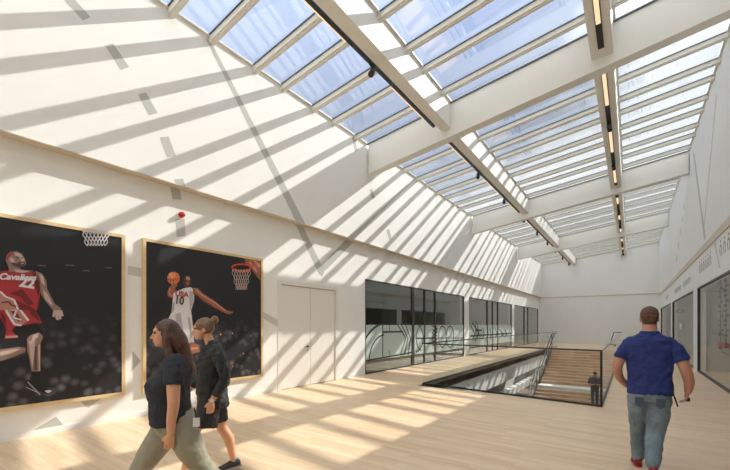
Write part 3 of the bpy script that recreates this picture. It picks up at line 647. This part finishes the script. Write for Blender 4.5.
P2.poly(m, q2([(90, 195), (98, 172), (120, 150), (140, 158), (130, 178), (150, 196), (135, 218), (105, 225), (92, 212)]), A_); P2.line(m, q2([(105, 175), (100, 205), (122, 214)]), .025, AL)
def circ(cx, cy, rx, ry, n=20, a0=0, a1=360): return [(cx + rx * math.cos(math.radians(a0 + (a1 - a0) * i / n)), cy + ry * math.sin(math.radians(a0 + (a1 - a0) * i / n))) for i in range(n)]
P2.poly(m, q2(circ(123, 121, 33, 34)), OR); P2.poly(m, q2(circ(114, 108, 18, 16)), ORL)
P2.line(m, q2([(92, 128), (120, 132), (155, 122)]), .008, AD); P2.line(m, q2([(118, 90), (124, 120), (122, 154)]), .008, AD); P2.line(m, q2([(98, 103), (112, 125), (104, 147)]), .008, AD)
P2.poly(m, q2([(120, 150), (132, 150), (145, 156), (140, 165), (122, 162)]), A_)
P2.poly(m, q2([(90, 345), (112, 300), (118, 240), (122, 200), (150, 185), (182, 172), (215, 168), (232, 190), (230, 240), (214, 290), (218, 320), (228, 400), (232, 480), (170, 480), (120, 420)]), WH)
P2.poly(m, q2([(205, 185), (228, 192), (228, 240), (212, 288), (205, 260)]), WHD); P2.poly(m, q2([(130, 310), (160, 300), (175, 400), (185, 470), (170, 470), (145, 380)]), WHD); P2.poly(m, q2([(196, 320), (210, 330), (222, 420), (212, 440)]), WHD); P2.poly(m, q2([(118, 250), (128, 245), (126, 290), (112, 305)]), WHD)
P2.poly(m, q2([(172, 140), (176, 115), (190, 105), (208, 108), (216, 125), (214, 150), (205, 165), (190, 172), (176, 165)]), AD); P2.poly(m, q2([(188, 112), (206, 114), (210, 130), (198, 134), (188, 126)]), AL); P2.poly(m, q2([(190, 138), (206, 140), (204, 158), (192, 158)]), A_)
P2.poly(m, q2([(222, 172), (250, 172), (275, 200), (310, 222), (345, 245), (385, 280), (405, 290), (435, 297), (430, 304), (415, 302), (425, 310), (398, 306), (365, 290), (325, 270), (280, 245), (245, 215), (226, 205)]), A_)
P2.line(m, q2([(240, 182), (270, 208), (340, 250), (395, 290)]), .028, AL); P2.line(m, q2([(232, 200), (280, 240), (325, 265)]), .02, AD)
P2.poly(m, [(184, 346), (192, 342), (199, 345), (200, 352), (192, 354), (183, 352)], A_); P2.line(m, [(186, 349), (198, 348)], .035, AL)
P2.add(m, 'printed_player', mats2, 'printed player in a white jersey')
m = MB(); P2.poly(m, q2([(495, 20), (540, 22), (577, 35), (577, 135), (555, 110), (530, 70), (500, 48)]), 0); P2.line(m, q2([(520, 35), (560, 90)]), .05, 1); P2.line(m, q2([(545, 30), (575, 60)]), .05, 1)
P2.add(m, 'printed_arm', ['iskin2', 'iskin2l'])
m = MB(); r = circ(478, 65, 50, 17, 28); P2.line(m, q2(r + [r[0]]), .03, 0); P2.line(m, q2([(440, 72), (470, 86), (520, 82)]), .03, 0); P2.line(m, q2([(520, 60), (545, 55)]), .05, 0)
P2.add(m, 'printed_hoop', ['irim'])
m = MB()
for k in range(7):
    x = 432 + k * 15
    for s_ in (-1, 1):
        P2.line(m, q2([(478 + (x - 478) * (1 - .1 * j) + s_ * (7 if j % 2 else 0), 76 + j * 21) for j in range(6)]), .013, 0)
P2.add(m, 'printed_net', ['iskinl'])
P2.text('USA', 182.0, 294.3, .14, 'ired', 'jersey_lettering', rot=-.05, bold=.004); P2.text('10', 179.4, 300.8, .21, 'iblack', 'jersey_number', rot=-.1, bold=.004, sx=.85)
m = MB(); random.seed(3)
for k in range(26):
    y, z = random.uniform(3.2, 5.4), random.uniform(.5, 1.5); X = PX0 + .0002; r_ = random.uniform(.008, .022); n0 = len(m.v)
    m.v += [(X, y + r_ * math.cos(a * math.pi / 3), z + r_ * math.sin(a * math.pi / 3)) for a in range(6)]; m.f.append(tuple(range(n0, n0 + 6))); m.mi.append(k % 2)
o = P2.add(m, 'printed_crowd_highlights', ['iorangel', 'igrey']); o['kind'] = 'stuff'
# ================================================================ people
M['skin'] = mat('skin', (.66, .335, .20), .5, var=.04, vscale=9)
M['skin_m'] = mat('skin_ruddy', (.52, .25, .17), .5, var=.05, vscale=9)
M['blacktee'] = mat('black_jersey_cloth', (.022, .024, .03), .85, bump=.15, bscale=60)
M['blackshirt'] = mat('black_shirt_cloth', (.012, .012, .013), .6, bump=.1, bscale=50)
M['olive'] = mat('olive_trouser_cloth', (.30, .275, .195), .85, var=.08, vscale=6, bump=.15, bscale=60)
M['polo'] = mat('blue_polo_cloth', (.018, .032, .16), .85, var=.1, vscale=5, bump=.2, bscale=90)
M['shirt2'] = mat('dark_grey_tee', (.085, .085, .09), .8)
M['denim'] = mat('faded_denim', (.17, .225, .255), .85, var=.28, vscale=5, bump=.2, bscale=150)
M['denimd'] = mat('dark_denim', (.07, .09, .12), .85, var=.15, vscale=6)
M['hair_dark'] = mat('dark_auburn_hair', (.075, .024, .010), .35, var=.4, vscale=22, bump=.5, bscale=70)
M['hair_brown'] = mat('light_brown_hair', (.20, .105, .05), .45, var=.35, vscale=25, bump=.5, bscale=80)
M['hair_short'] = mat('short_brown_hair', (.12, .055, .028), .6, var=.3, vscale=40, bump=.6, bscale=120)
M['redshoe'] = mat('red_shoe', (.30, .01, .02), .5); M['sole'] = mat('shoe_sole', (.35, .33, .30), .6); M['darkshoe'] = mat('dark_shoe', (.03, .035, .04), .5); M['teal'] = mat('teal_shoe_lining', (.03, .25, .22), .6)
M['eye'] = mat('dark_eye', (.02, .012, .01), .2); M['lip'] = mat('lips', (.45, .14, .12), .45)
clouds = bpy.data.textures.new('folds', 'CLOUDS'); clouds.noise_scale = .075
def fuse(o, vox=.006, sm=6, fold=0.0):
    r = o.modifiers.new('fuse', 'REMESH'); r.mode = 'VOXEL'; r.voxel_size = vox; r.use_smooth_shade = True
    s_ = o.modifiers.new('smooth', 'SMOOTH'); s_.iterations = sm; s_.factor = .5
    if fold:
        d = o.modifiers.new('folds', 'DISPLACE'); d.texture = clouds; d.strength = fold * 1.8; d.mid_level = .5; d.texture_coords = 'LOCAL'
def limb(mb, pts, rad, seg=14, end=True):
    pts = [V(p) for p in pts]; P_, R_ = [], []
    n = len(pts)
    for i in range(n - 1):               # smooth (Catmull-Rom) resampling so limbs bend softly
        p0, p1, p2, p3 = pts[max(i - 1, 0)], pts[i], pts[i + 1], pts[min(i + 2, n - 1)]
        for k in range(4):
            t = k / 4; P_.append(.5 * ((2 * p1) + (p2 - p0) * t + (2 * p0 - 5 * p1 + 4 * p2 - p3) * t * t + (3 * p1 - p0 - 3 * p2 + p3) * t ** 3)); R_.append(rad[i] + (rad[i + 1] - rad[i]) * t)
    P_.append(pts[-1]); R_.append(rad[-1])
    mb.tube(P_, R_, seg); mb.ell(P_[0], rad[0], rad[0], rad[0], seg=10); (mb.ell(P_[-1], rad[-1], rad[-1], rad[-1], seg=10) if end else None)
def torso(mb, st, seg=24, sq=2.4):       # stations: (x, y, z, rx, ry, yaw)
    rs = []
    for (x, y, z, rx, ry, yw) in st:
        r = []
        for k in range(seg):
            a = 2 * math.pi * k / seg; c, s_ = math.cos(a), math.sin(a)
            px = rx * math.copysign(abs(c) ** (2 / sq), c); py = ry * math.copysign(abs(s_) ** (2 / sq), s_)
            r.append((x + px * math.cos(yw) - py * math.sin(yw), y + px * math.sin(yw) + py * math.cos(yw), z))
        rs.append(r)
    mb.rings(rs)
def hand(mb, wr, d, nrm, side, scale=1.0, curl=.5):
    wr, d, nrm = V(wr), V(d).normalized(), V(nrm).normalized(); nrm = (nrm - d * nrm.dot(d)).normalized(); s_ = d.cross(nrm) * side
    k = scale; f = -s_                     # f points to the thumb side
    R3 = Matrix((nrm, f, d)).transposed()
    mb.ell(wr + d * .045 * k, .015 * k, .038 * k, .052 * k, rot=R3, seg=12)
    for i, (off, L) in enumerate(((.031, .072), (.0105, .080), (-.0105, .075), (-.031, .058))):
        b = wr + d * .075 * k + f * off * k; a1 = (d + nrm * curl * .4).normalized(); a2 = (d + nrm * curl * 1.2).normalized(); a3 = (d * .6 + nrm * curl * 1.8).normalized()
        p1 = b + a1 * L * .42 * k; p2 = p1 + a2 * L * .33 * k; p3 = p2 + a3 * L * .25 * k
        mb.tube([b - d * .02 * k, p1, p2, p3], [.0095 * k, .0088 * k, .008 * k, .0065 * k], 8)
    t0 = wr + d * .02 * k + f * .026 * k; t1 = t0 + (f * .7 + d * .8 + nrm * .3).normalized() * .036 * k; t2 = t1 + (f * .25 + d + nrm * .4).normalized() * .03 * k
    mb.tube([t0, t1, t2], [.013 * k, .010 * k, .0075 * k], 8)
def head(mb, c, yaw=0.0, pitch=0.0, k=1.0, jaw=1.0):
    c = V(c); Rm = Matrix.Rotation(yaw, 3, 'Z') @ Matrix.Rotation(pitch, 3, 'Y')
    T = lambda x, y, z: c + Rm @ V((x * k, y * k, z * k))
    mb.ell(T(-.012, 0, .025), .098 * k, .076 * k, .096 * k, rot=Rm, seg=18)
    mb.ell(T(.028, 0, -.035), .064 * k, .060 * k * jaw, .080 * k, rot=Rm, seg=16)
    mb.ell(T(.060, 0, -.088), .028 * k, .030 * k * jaw, .024 * k, rot=Rm, seg=12)
    mb.tube([T(.080, 0, .022), T(.097, 0, -.012), T(.111, 0, -.030), T(.088, 0, -.040)], [.008 * k, .010 * k, .013 * k, .010 * k], 8)
    mb.ell(T(.082, 0, .032), .014 * k, .05 * k, .011 * k, rot=Rm, seg=12)
    mb.ell(T(.086, 0, -.058), .012 * k, .022 * k, .007 * k, rot=Rm, seg=10); mb.ell(T(.084, 0, -.070), .011 * k, .019 * k, .007 * k, rot=Rm, seg=10)
    for s_ in (-1, 1):
        mb.ell(T(-.006, s_ * .076, -.012), .019 * k, .009 * k, .032 * k, rot=Rm, seg=12); mb.ell(T(.060, s_ * .035, -.022), .022 * k, .022 * k, .024 * k, rot=Rm, seg=10)
    return T, Rm
def face(root, T, Rm, k):
    for s_ in (-1, 1): MB().ell(T(.082, s_ * .031, .010), .009 * k, .013 * k, .008 * k, rot=Rm, seg=10).build('eye', 'eye', root, smooth=True)
    MB().ell(T(.094, 0, -.063), .006 * k, .020 * k, .007 * k, rot=Rm, seg=10).build('mouth', 'lip', root, smooth=True)
def shoe(root, heel, d, m1, m2, k=1.0, pitch=0.0):
    heel = V(heel); yw = math.atan2(d[1], d[0]); Rm = Matrix.Rotation(yw, 3, 'Z') @ Matrix.Rotation(pitch, 3, 'Y')
    def ring(x, w_, h0, h1, n=14):
        return [heel + Rm @ V((x * k, math.cos(2 * math.pi * i / n) * w_ * k, (h0 + h1) / 2 * k + math.sin(2 * math.pi * i / n) * (h1 - h0) / 2 * k)) for i in range(n)]
    mb = MB().rings([ring(-.03, .02, .03, .07), ring(-.015, .034, .018, .10), ring(.03, .038, .015, .115), ring(.09, .040, .015, .095), ring(.15, .046, .015, .07), ring(.20, .042, .015, .058), ring(.235, .02, .018, .045)])
    o = mb.build('shoe', m1, root, smooth=True); o.modifiers.new('sub', 'SUBSURF').render_levels = 1
    MB().rings([ring(-.035, .02, 0, .022), ring(-.01, .038, 0, .024), ring(.08, .041, 0, .022), ring(.16, .049, 0, .022), ring(.21, .042, 0, .022), ring(.245, .015, .004, .02)]).build('sole', m2, o)
    return o

def person(loc, rz, skin, lab, build):
    mb = MB(); o = bpy.data.objects.new('person', bpy.data.meshes.new('tmp')); COL.objects.link(o)
    build(mb, o); t = mb.build('person', skin); o.data = t.data; bpy.data.objects.remove(t)
    o.location = loc; o.rotation_euler = (0, 0, rz); fuse(o, .0055, 4); tag(o, lab, 'person'); return o
def cloth(root, name, m, fn, vox=.008, sm=5, fold=.012):
    mb = MB(); fn(mb); o = mb.build(name, m, root); fuse(o, vox, sm, fold); return o

# ---- woman in black T-shirt and olive trousers
def woman1(mb, o):
    T, Rm = head(mb, (.045, 0, 1.53), yaw=.12, pitch=.03, k=.92)
    limb(mb, [(.0, 0, 1.50), (-.02, 0, 1.42), (-.045, 0, 1.34)], [.05, .052, .06])
    torso(mb, [(-.03, 0, 1.36, .05, .10, 0), (-.03, 0, 1.25, .10, .16, 0), (-.02, 0, 1.0, .11, .15, 0), (-.02, 0, .85, .13, .17, 0), (-.03, 0, .76, .10, .14, 0)])
    limb(mb, [(-.03, .15, 1.275), (-.028, .215, 1.15), (-.03, .235, 1.0), (-.015, .225, .88), (-.01, .21, .77)], [.05, .05, .042, .036, .026])
    hand(mb, (-.01, .21, .775), (.16, -.05, -1), (0, -1, -.05), 1, .95, .6)
    limb(mb, [(-.03, -.17, 1.29), (.0, -.21, 1.14), (.02, -.22, 1.0), (.05, -.2, .88), (.08, -.19, .79)], [.06, .05, .042, .036, .026])
    hand(mb, (.08, -.19, .79), (.25, 0, -1), (0, 1, 0), -1, .95, .6)
    for s_, pts in ((1, [(-.06, .09, .8), (-.22, .1, .50), (-.50, .1, .16)]), (-1, [(.0, -.09, .8), (.21, -.09, .48), (.38, -.09, .10)])): limb(mb, pts, [.06, .05, .035])
    face(o, T, Rm, .97)
    def hair(m):
        m.ell(T(-.024, 0, .026), .098, .081, .093, rot=Rm, seg=18)
        torso(m, [(.0, 0, 1.60, .03, .035, .1), (-.01, 0, 1.565, .07, .075, .1), (-.02, 0, 1.52, .082, .086, .1), (-.045, 0, 1.45, .085, .098, .1), (-.075, 0, 1.36, .08, .10, .1), (-.115, .0, 1.27, .06, .10, .1), (-.15, .0, 1.20, .03, .07, .1)], sq=2)
        limb(m, [(.035, .062, 1.56), (.03, .09, 1.46), (.0, .11, 1.37), (-.03, .12, 1.29)], [.025, .03, .028, .015])
        limb(m, [(.035, -.062, 1.56), (.03, -.09, 1.46), (.04, -.10, 1.36), (.05, -.10, 1.27)], [.025, .03, .028, .015])
    cloth(o, 'hair', 'hair_dark', hair, .006, 3, .010)
    def tee(m):
        torso(m, [(-.045, 0, 1.385, .05, .065, 0), (-.045, 0, 1.35, .075, .14, 0), (-.035, 0, 1.27, .115, .195, 0), (.0, 0, 1.18, .145, .195, 0), (.03, 0, 1.10, .165, .19, 0), (.015, 0, 1.0, .150, .18, 0), (.01, 0, .92, .155, .185, 0), (-.005, 0, .85, .165, .195, 0), (-.005, 0, .815, .167, .197, 0)])
        limb(m, [(-.035, .145, 1.30), (-.03, .195, 1.23), (-.028, .22, 1.145)], [.078, .074, .068], end=False)
        limb(m, [(-.04, -.15, 1.305), (-.01, -.195, 1.22), (.0, -.21, 1.14)], [.07, .07, .064], end=False)
        m.ell((.105, .075, 1.115), .085, .08, .08, seg=12); m.ell((.105, -.075, 1.115), .085, .08, .08, seg=12)
    cloth(o, 'tshirt', 'blacktee', tee, .008, 5, .014)
    def tr(m):
        torso(m, [(-.01, 0, .93, .135, .165, 0), (-.02, 0, .86, .15, .18, 0), (-.03, 0, .78, .155, .185, 0), (-.02, 0, .72, .12, .16, 0)])
        limb(m, [(-.055, .085, .82), (-.13, .095, .64), (-.215, .1, .47), (-.36, .1, .30), (-.49, .1, .17)], [.118, .112, .082, .075, .065])
        limb(m, [(-.0, -.085, .80), (.11, -.09, .63), (.215, -.09, .46), (.30, -.09, .27), (.365, -.09, .13)], [.118, .110, .085, .078, .068])
    cloth(o, 'trousers', 'olive', tr, .009, 5, .010)
    shoe(o, (-.54, .1, .085), (1, 0), 'darkshoe', 'sole', pitch=.5); shoe(o, (.36, -.09, .0), (1, 0), 'darkshoe', 'sole')
    MB().box(-.21, -.16, .17, .176, .80, .87).build('hanging_badge', 'white', o); MB().bar((-.185, .173, .87), (-.17, .165, .95), .008, .008).build('badge_strap', 'black', o)
woman1_loc = (-3.02, 1.52, 0)
person(woman1_loc, math.radians(-121), 'skin', 'woman with long dark hair in black T-shirt and olive trousers, walking left', woman1)

# ---- woman in black shirt and shorts with a hair bun
def woman2(mb, o):
    T, Rm = head(mb, (.07, 0, 1.555), yaw=.05, pitch=.05, k=.95)
    limb(mb, [(.035, 0, 1.52), (.01, 0, 1.44), (-.02, 0, 1.38)], [.046, .048, .055])
    torso(mb, [(-.02, 0, 1.37, .05, .10, 0), (-.02, 0, 1.27, .08, .15, 0), (-.02, 0, 1.0, .09, .13, 0), (-.02, 0, .85, .11, .15, 0), (-.03, 0, .74, .09, .13, 0)])
    limb(mb, [(-.05, .16, 1.33), (-.11, .215, 1.18), (-.13, .23, 1.06), (-.07, .23, .94), (-.01, .215, .83)], [.05, .045, .038, .034, .024])
    hand(mb, (-.01, .215, .835), (.12, 0, -1), (.05, -1, -.05), 1, .95, .5)
    limb(mb, [(-.0, -.16, 1.33), (.06, -.21, 1.18), (.10, -.22, 1.05), (.18, -.2, .94), (.25, -.17, .86)], [.05, .045, .038, .034, .024])
    hand(mb, (.25, -.17, .865), (.6, 0, -1), (0, 1, 0), -1, .95, .6)
    limb(mb, [(-.05, -.085, .78), (-.085, -.09, .62), (-.115, -.095, .49), (-.185, -.095, .36), (-.215, -.095, .22), (-.245, -.095, .09)], [.085, .078, .056, .057, .042, .032])
    limb(mb, [(.01, .085, .78), (.10, .09, .62), (.17, .09, .49), (.19, .09, .33), (.22, .09, .2), (.25, .09, .09)], [.085, .078, .056, .057, .042, .032])
    face(o, T, Rm, .95)
    def hair(m):
        m.ell(T(-.022, 0, .030), .100, .083, .096, rot=Rm, seg=18); m.ell(T(-.125, 0, .098), .042, .045, .046, seg=14); limb(m, [T(-.07, 0, .05), T(-.11, 0, .085)], [.05, .035])
    cloth(o, 'hair', 'hair_brown', hair, .006, 3, .008)
    def sh(m):
        torso(m, [(-.02, 0, 1.435, .052, .06, 0), (-.03, 0, 1.40, .065, .095, 0), (-.03, 0, 1.36, .09, .165, 0), (-.03, 0, 1.28, .125, .19, 0), (-.0, 0, 1.18, .145, .185, 0), (-.005, 0, 1.05, .145, .18, 0), (-.015, 0, .92, .15, .185, 0), (-.03, 0, .80, .155, .19, 0), (-.03, 0, .74, .155, .19, 0)])
        limb(m, [(-.05, .15, 1.335), (-.115, .22, 1.18), (-.135, .24, 1.06), (-.09, .235, .955), (-.055, .225, .89)], [.066, .062, .055, .052, .05], end=False)
        limb(m, [(-.0, -.15, 1.335), (.06, -.21, 1.18), (.10, -.22, 1.06), (.17, -.2, .96)], [.07, .066, .06, .055])
    cloth(o, 'shirt', 'blackshirt', sh, .008, 4, .022)
    def st(m):
        torso(m, [(-.02, 0, .86, .13, .165, 0), (-.03, 0, .74, .145, .18, 0)])
        limb(m, [(-.05, -.085, .80), (-.065, -.095, .56)], [.112, .118], end=False); limb(m, [(.01, .085, .80), (.05, .095, .56)], [.112, .118], end=False)
    cloth(o, 'shorts', 'blackshirt', st, .008, 4, .012)
    MB().tube([(-.012, .215, .862), (-.018, .215, .838)], .032, 16).build('watch_strap', 'steel', o); MB().tube([(-.015, .247, .85), (-.015, .255, .85)], .018, 14).build('watch_face', 'white', o)
    a = shoe(o, (-.29, -.095, .03), (1, 0), 'darkshoe', 'sole', .95, pitch=.12); MB().ell((-.25, -.095, .125), .045, .036, .012, seg=12).build('shoe_lining', 'teal', a)
    shoe(o, (.22, .09, 0), (1, 0), 'darkshoe', 'sole', .95)
person((-3.60, 2.215, 0), math.radians(-121.5), 'skin', 'woman with brown hair bun in black shirt and black shorts, walking left', woman2)

# ---- man in blue polo seen from behind
def man(mb, o):
    T, Rm = head(mb, (.03, 0, 1.675), yaw=0, pitch=.0, k=1.04, jaw=1.15)
    limb(mb, [(.0, 0, 1.62), (-.01, 0, 1.55), (-.02, 0, 1.47)], [.066, .068, .08])
    torso(mb, [(-.02, 0, 1.46, .06, .11, 0), (-.01, 0, 1.38, .09, .17, 0), (.0, 0, 1.1, .11, .16, 0), (0, 0, .95, .12, .16, 0), (0, 0, .84, .1, .14, 0)])
    limb(mb, [(-.02, .165, 1.375), (-.03, .25, 1.25), (-.03, .29, 1.12), (.04, .27, 1.0), (.13, .205, .90)], [.065, .056, .050, .043, .030])
    hand(mb, (.13, .205, .90), (.55, -.35, -.8), (.1, -1, .2), 1, 1.0, .9)
    limb(mb, [(-.02, -.165, 1.375), (-.04, -.255, 1.25), (-.06, -.30, 1.12), (-.03, -.325, 1.0), (.0, -.32, .90)], [.065, .058, .052, .046, .032])
    hand(mb, (.0, -.32, .905), (.1, .15, -1), (.15, 1, -.1), -1, 1.05, 1.1)
    limb(mb, [(.0, .095, .80), (.03, .098, .62), (.07, .10, .46), (.10, .10, .28), (.12, .10, .10)], [.075, .06, .05, .045, .036]); limb(mb, [(.0, -.085, .80), (-.02, -.07, .62), (-.05, -.05, .46), (-.16, -.03, .30), (-.29, -.02, .16)], [.075, .06, .05, .045, .036])
    face(o, T, Rm, 1.04)
    def hair(m):
        m.ell(T(-.020, 0, .034), .103 * 1.04, .083 * 1.04, .094 * 1.04, rot=Rm, seg=18); torso(m, [(-.03, 0, 1.70, .075, .082, 0), (-.035, 0, 1.64, .062, .070, 0), (-.035, 0, 1.605, .045, .055, 0)], sq=2.2)
    cloth(o, 'hair', 'hair_short', hair, .006, 3, .006)
    def polo(m):
        torso(m, [(-.02, 0, 1.50, .075, .10, 0), (-.02, 0, 1.48, .09, .14, 0), (-.02, 0, 1.44, .12, .20, 0), (-.01, 0, 1.36, .14, .225, 0), (.0, 0, 1.25, .15, .22, 0), (.0, 0, 1.10, .145, .205, 0), (.01, 0, .98, .15, .200, 0), (.0, 0, .90, .155, .205, 0), (.0, 0, .845, .155, .205, .04)])
        limb(m, [(-.015, .165, 1.40), (-.03, .222, 1.32), (-.033, .258, 1.225)], [.075, .073, .074], end=False)
        limb(m, [(-.015, -.165, 1.40), (-.035, -.225, 1.32), (-.045, -.265, 1.225)], [.075, .073, .074], end=False)
    sh = cloth(o, 'polo_shirt', 'polo', polo, .008, 4, .018)
    c = MB(); torso(c, [(-.015, 0, 1.485, .088, .108, 0), (-.01, 0, 1.525, .078, .088, 0), (-.01, 0, 1.535, .072, .082, 0)], sq=2); c.build('collar', 'polo', sh, smooth=True)
    def je(m):
        torso(m, [(.0, 0, .95, .13, .175, 0), (-.01, 0, .86, .145, .19, 0), (-.01, 0, .78, .14, .185, 0), (-.0, 0, .74, .11, .16, 0)])
        limb(m, [(.0, .095, .80), (.03, .098, .62), (.07, .10, .46), (.10, .10, .28), (.12, .10, .11)], [.108, .10, .078, .072, .064])
        limb(m, [(.0, -.085, .80), (-.02, -.07, .62), (-.05, -.05, .46), (-.16, -.03, .30), (-.28, -.02, .17)], [.108, .104, .086, .076, .066])
        m.ell((-.06, .085, .80), .08, .09, .10, seg=12); m.ell((-.06, -.085, .80), .08, .09, .10, seg=12)
    je_ = cloth(o, 'jeans', 'denim', je, .008, 4, .016)
    for s_ in (-1, 1): MB().prism([(-.152, s_ * .05 , .82), (-.150, s_ * .13, .82), (-.144, s_ * .13, .74), (-.146, s_ * .09, .715), (-.146, s_ * .05, .74)], (.02, 0, 0)).build('back_pocket', 'denimd', je_)
    shoe(o, (.09, .10, .0), (1, .1), 'redshoe', 'redshoe', 1.08); shoe(o, (-.34, -.02, .07), (1, -.05), 'redshoe', 'redshoe', 1.08, pitch=.45)
    MB().bar((-.05, -.205, .85), (-.04, -.235, .74), .012, .012).build('key_strap', 'black', o)
    MB().box(-.012, .012, -.335, -.30, .80, .84).build('held_keys', 'black', o)
person((.165, 5.12, 0), math.pi / 2, 'skin_m', 'man in blue polo shirt and faded jeans walking away on the right, seen from behind', man)

# ---- man standing on the stair looking down
def man2(mb, o):
    T, Rm = head(mb, (.06, 0, 1.61), yaw=0, pitch=.45, k=1.0, jaw=1.1)
    limb(mb, [(.03, 0, 1.56), (.0, 0, 1.48), (-.01, 0, 1.42)], [.058, .06, .07])
    torso(mb, [(-.01, 0, 1.43, .07, .12, 0), (0, 0, 1.32, .10, .18, 0), (0, 0, 1.0, .10, .15, 0), (0, 0, .80, .10, .14, 0)])
    for s_ in (-1, 1):
        limb(mb, [(0, s_ * .2, 1.37), (-.0, s_ * .25, 1.2), (.02, s_ * .25, 1.08), (.15, s_ * .16, 1.08), (.25, s_ * .06, 1.10)], [.06, .05, .043, .038, .028])
        hand(mb, (.25, s_ * .06, 1.10), (1, -s_ * .5, .1), (0, -s_, .3), s_, 1.0, .9)
        limb(mb, [(0, s_ * .09, .82), (0, s_ * .1, .48), (-.01, s_ * .1, .10)], [.07, .05, .036])
    face(o, T, Rm, 1.0)
    cloth(o, 'hair', 'hair_dark', lambda m: m.ell(T(-.020, 0, .034), .105, .084, .094, rot=Rm, seg=18), .007, 3, .006)
    def tee(m):
        torso(m, [(-.01, 0, 1.45, .07, .09, 0), (-.01, 0, 1.41, .10, .17, 0), (0, 0, 1.33, .12, .205, 0), (.01, 0, 1.15, .13, .19, 0), (.01, 0, .95, .135, .185, 0), (0, 0, .84, .135, .185, 0)])
        for s_ in (-1, 1): limb(m, [(0, s_ * .18, 1.375), (0, s_ * .235, 1.25), (.0, s_ * .25, 1.16)], [.075, .07, .066])
    cloth(o, 'tshirt', 'shirt2', tee, .009, 4, .012)
    def je(m):
        torso(m, [(0, 0, .9, .12, .165, 0), (0, 0, .78, .13, .175, 0)])
        for s_ in (-1, 1): limb(m, [(0, s_ * .09, .80), (.0, s_ * .1, .46), (-.01, s_ * .1, .10)], [.098, .072, .06])
    cloth(o, 'jeans', 'denimd', je, .009, 4, .01)
    for s_ in (-1, 1): shoe(o, (-.05, s_ * .1, 0), (1, s_ * .15), 'darkshoe', 'sole')
    MB().box(.33, .345, -.04, .04, 1.06, 1.20).build('held_phone', 'black', o)
man2_y = 22.16; kstep = int((23.3 - man2_y) / run2)
person((-1.5, man2_y, -1.9 - rise2 * (kstep + 1)), math.radians(-80), 'skin_m', 'man in dark T-shirt and jeans standing on the wooden stair looking down at his hands', man2)
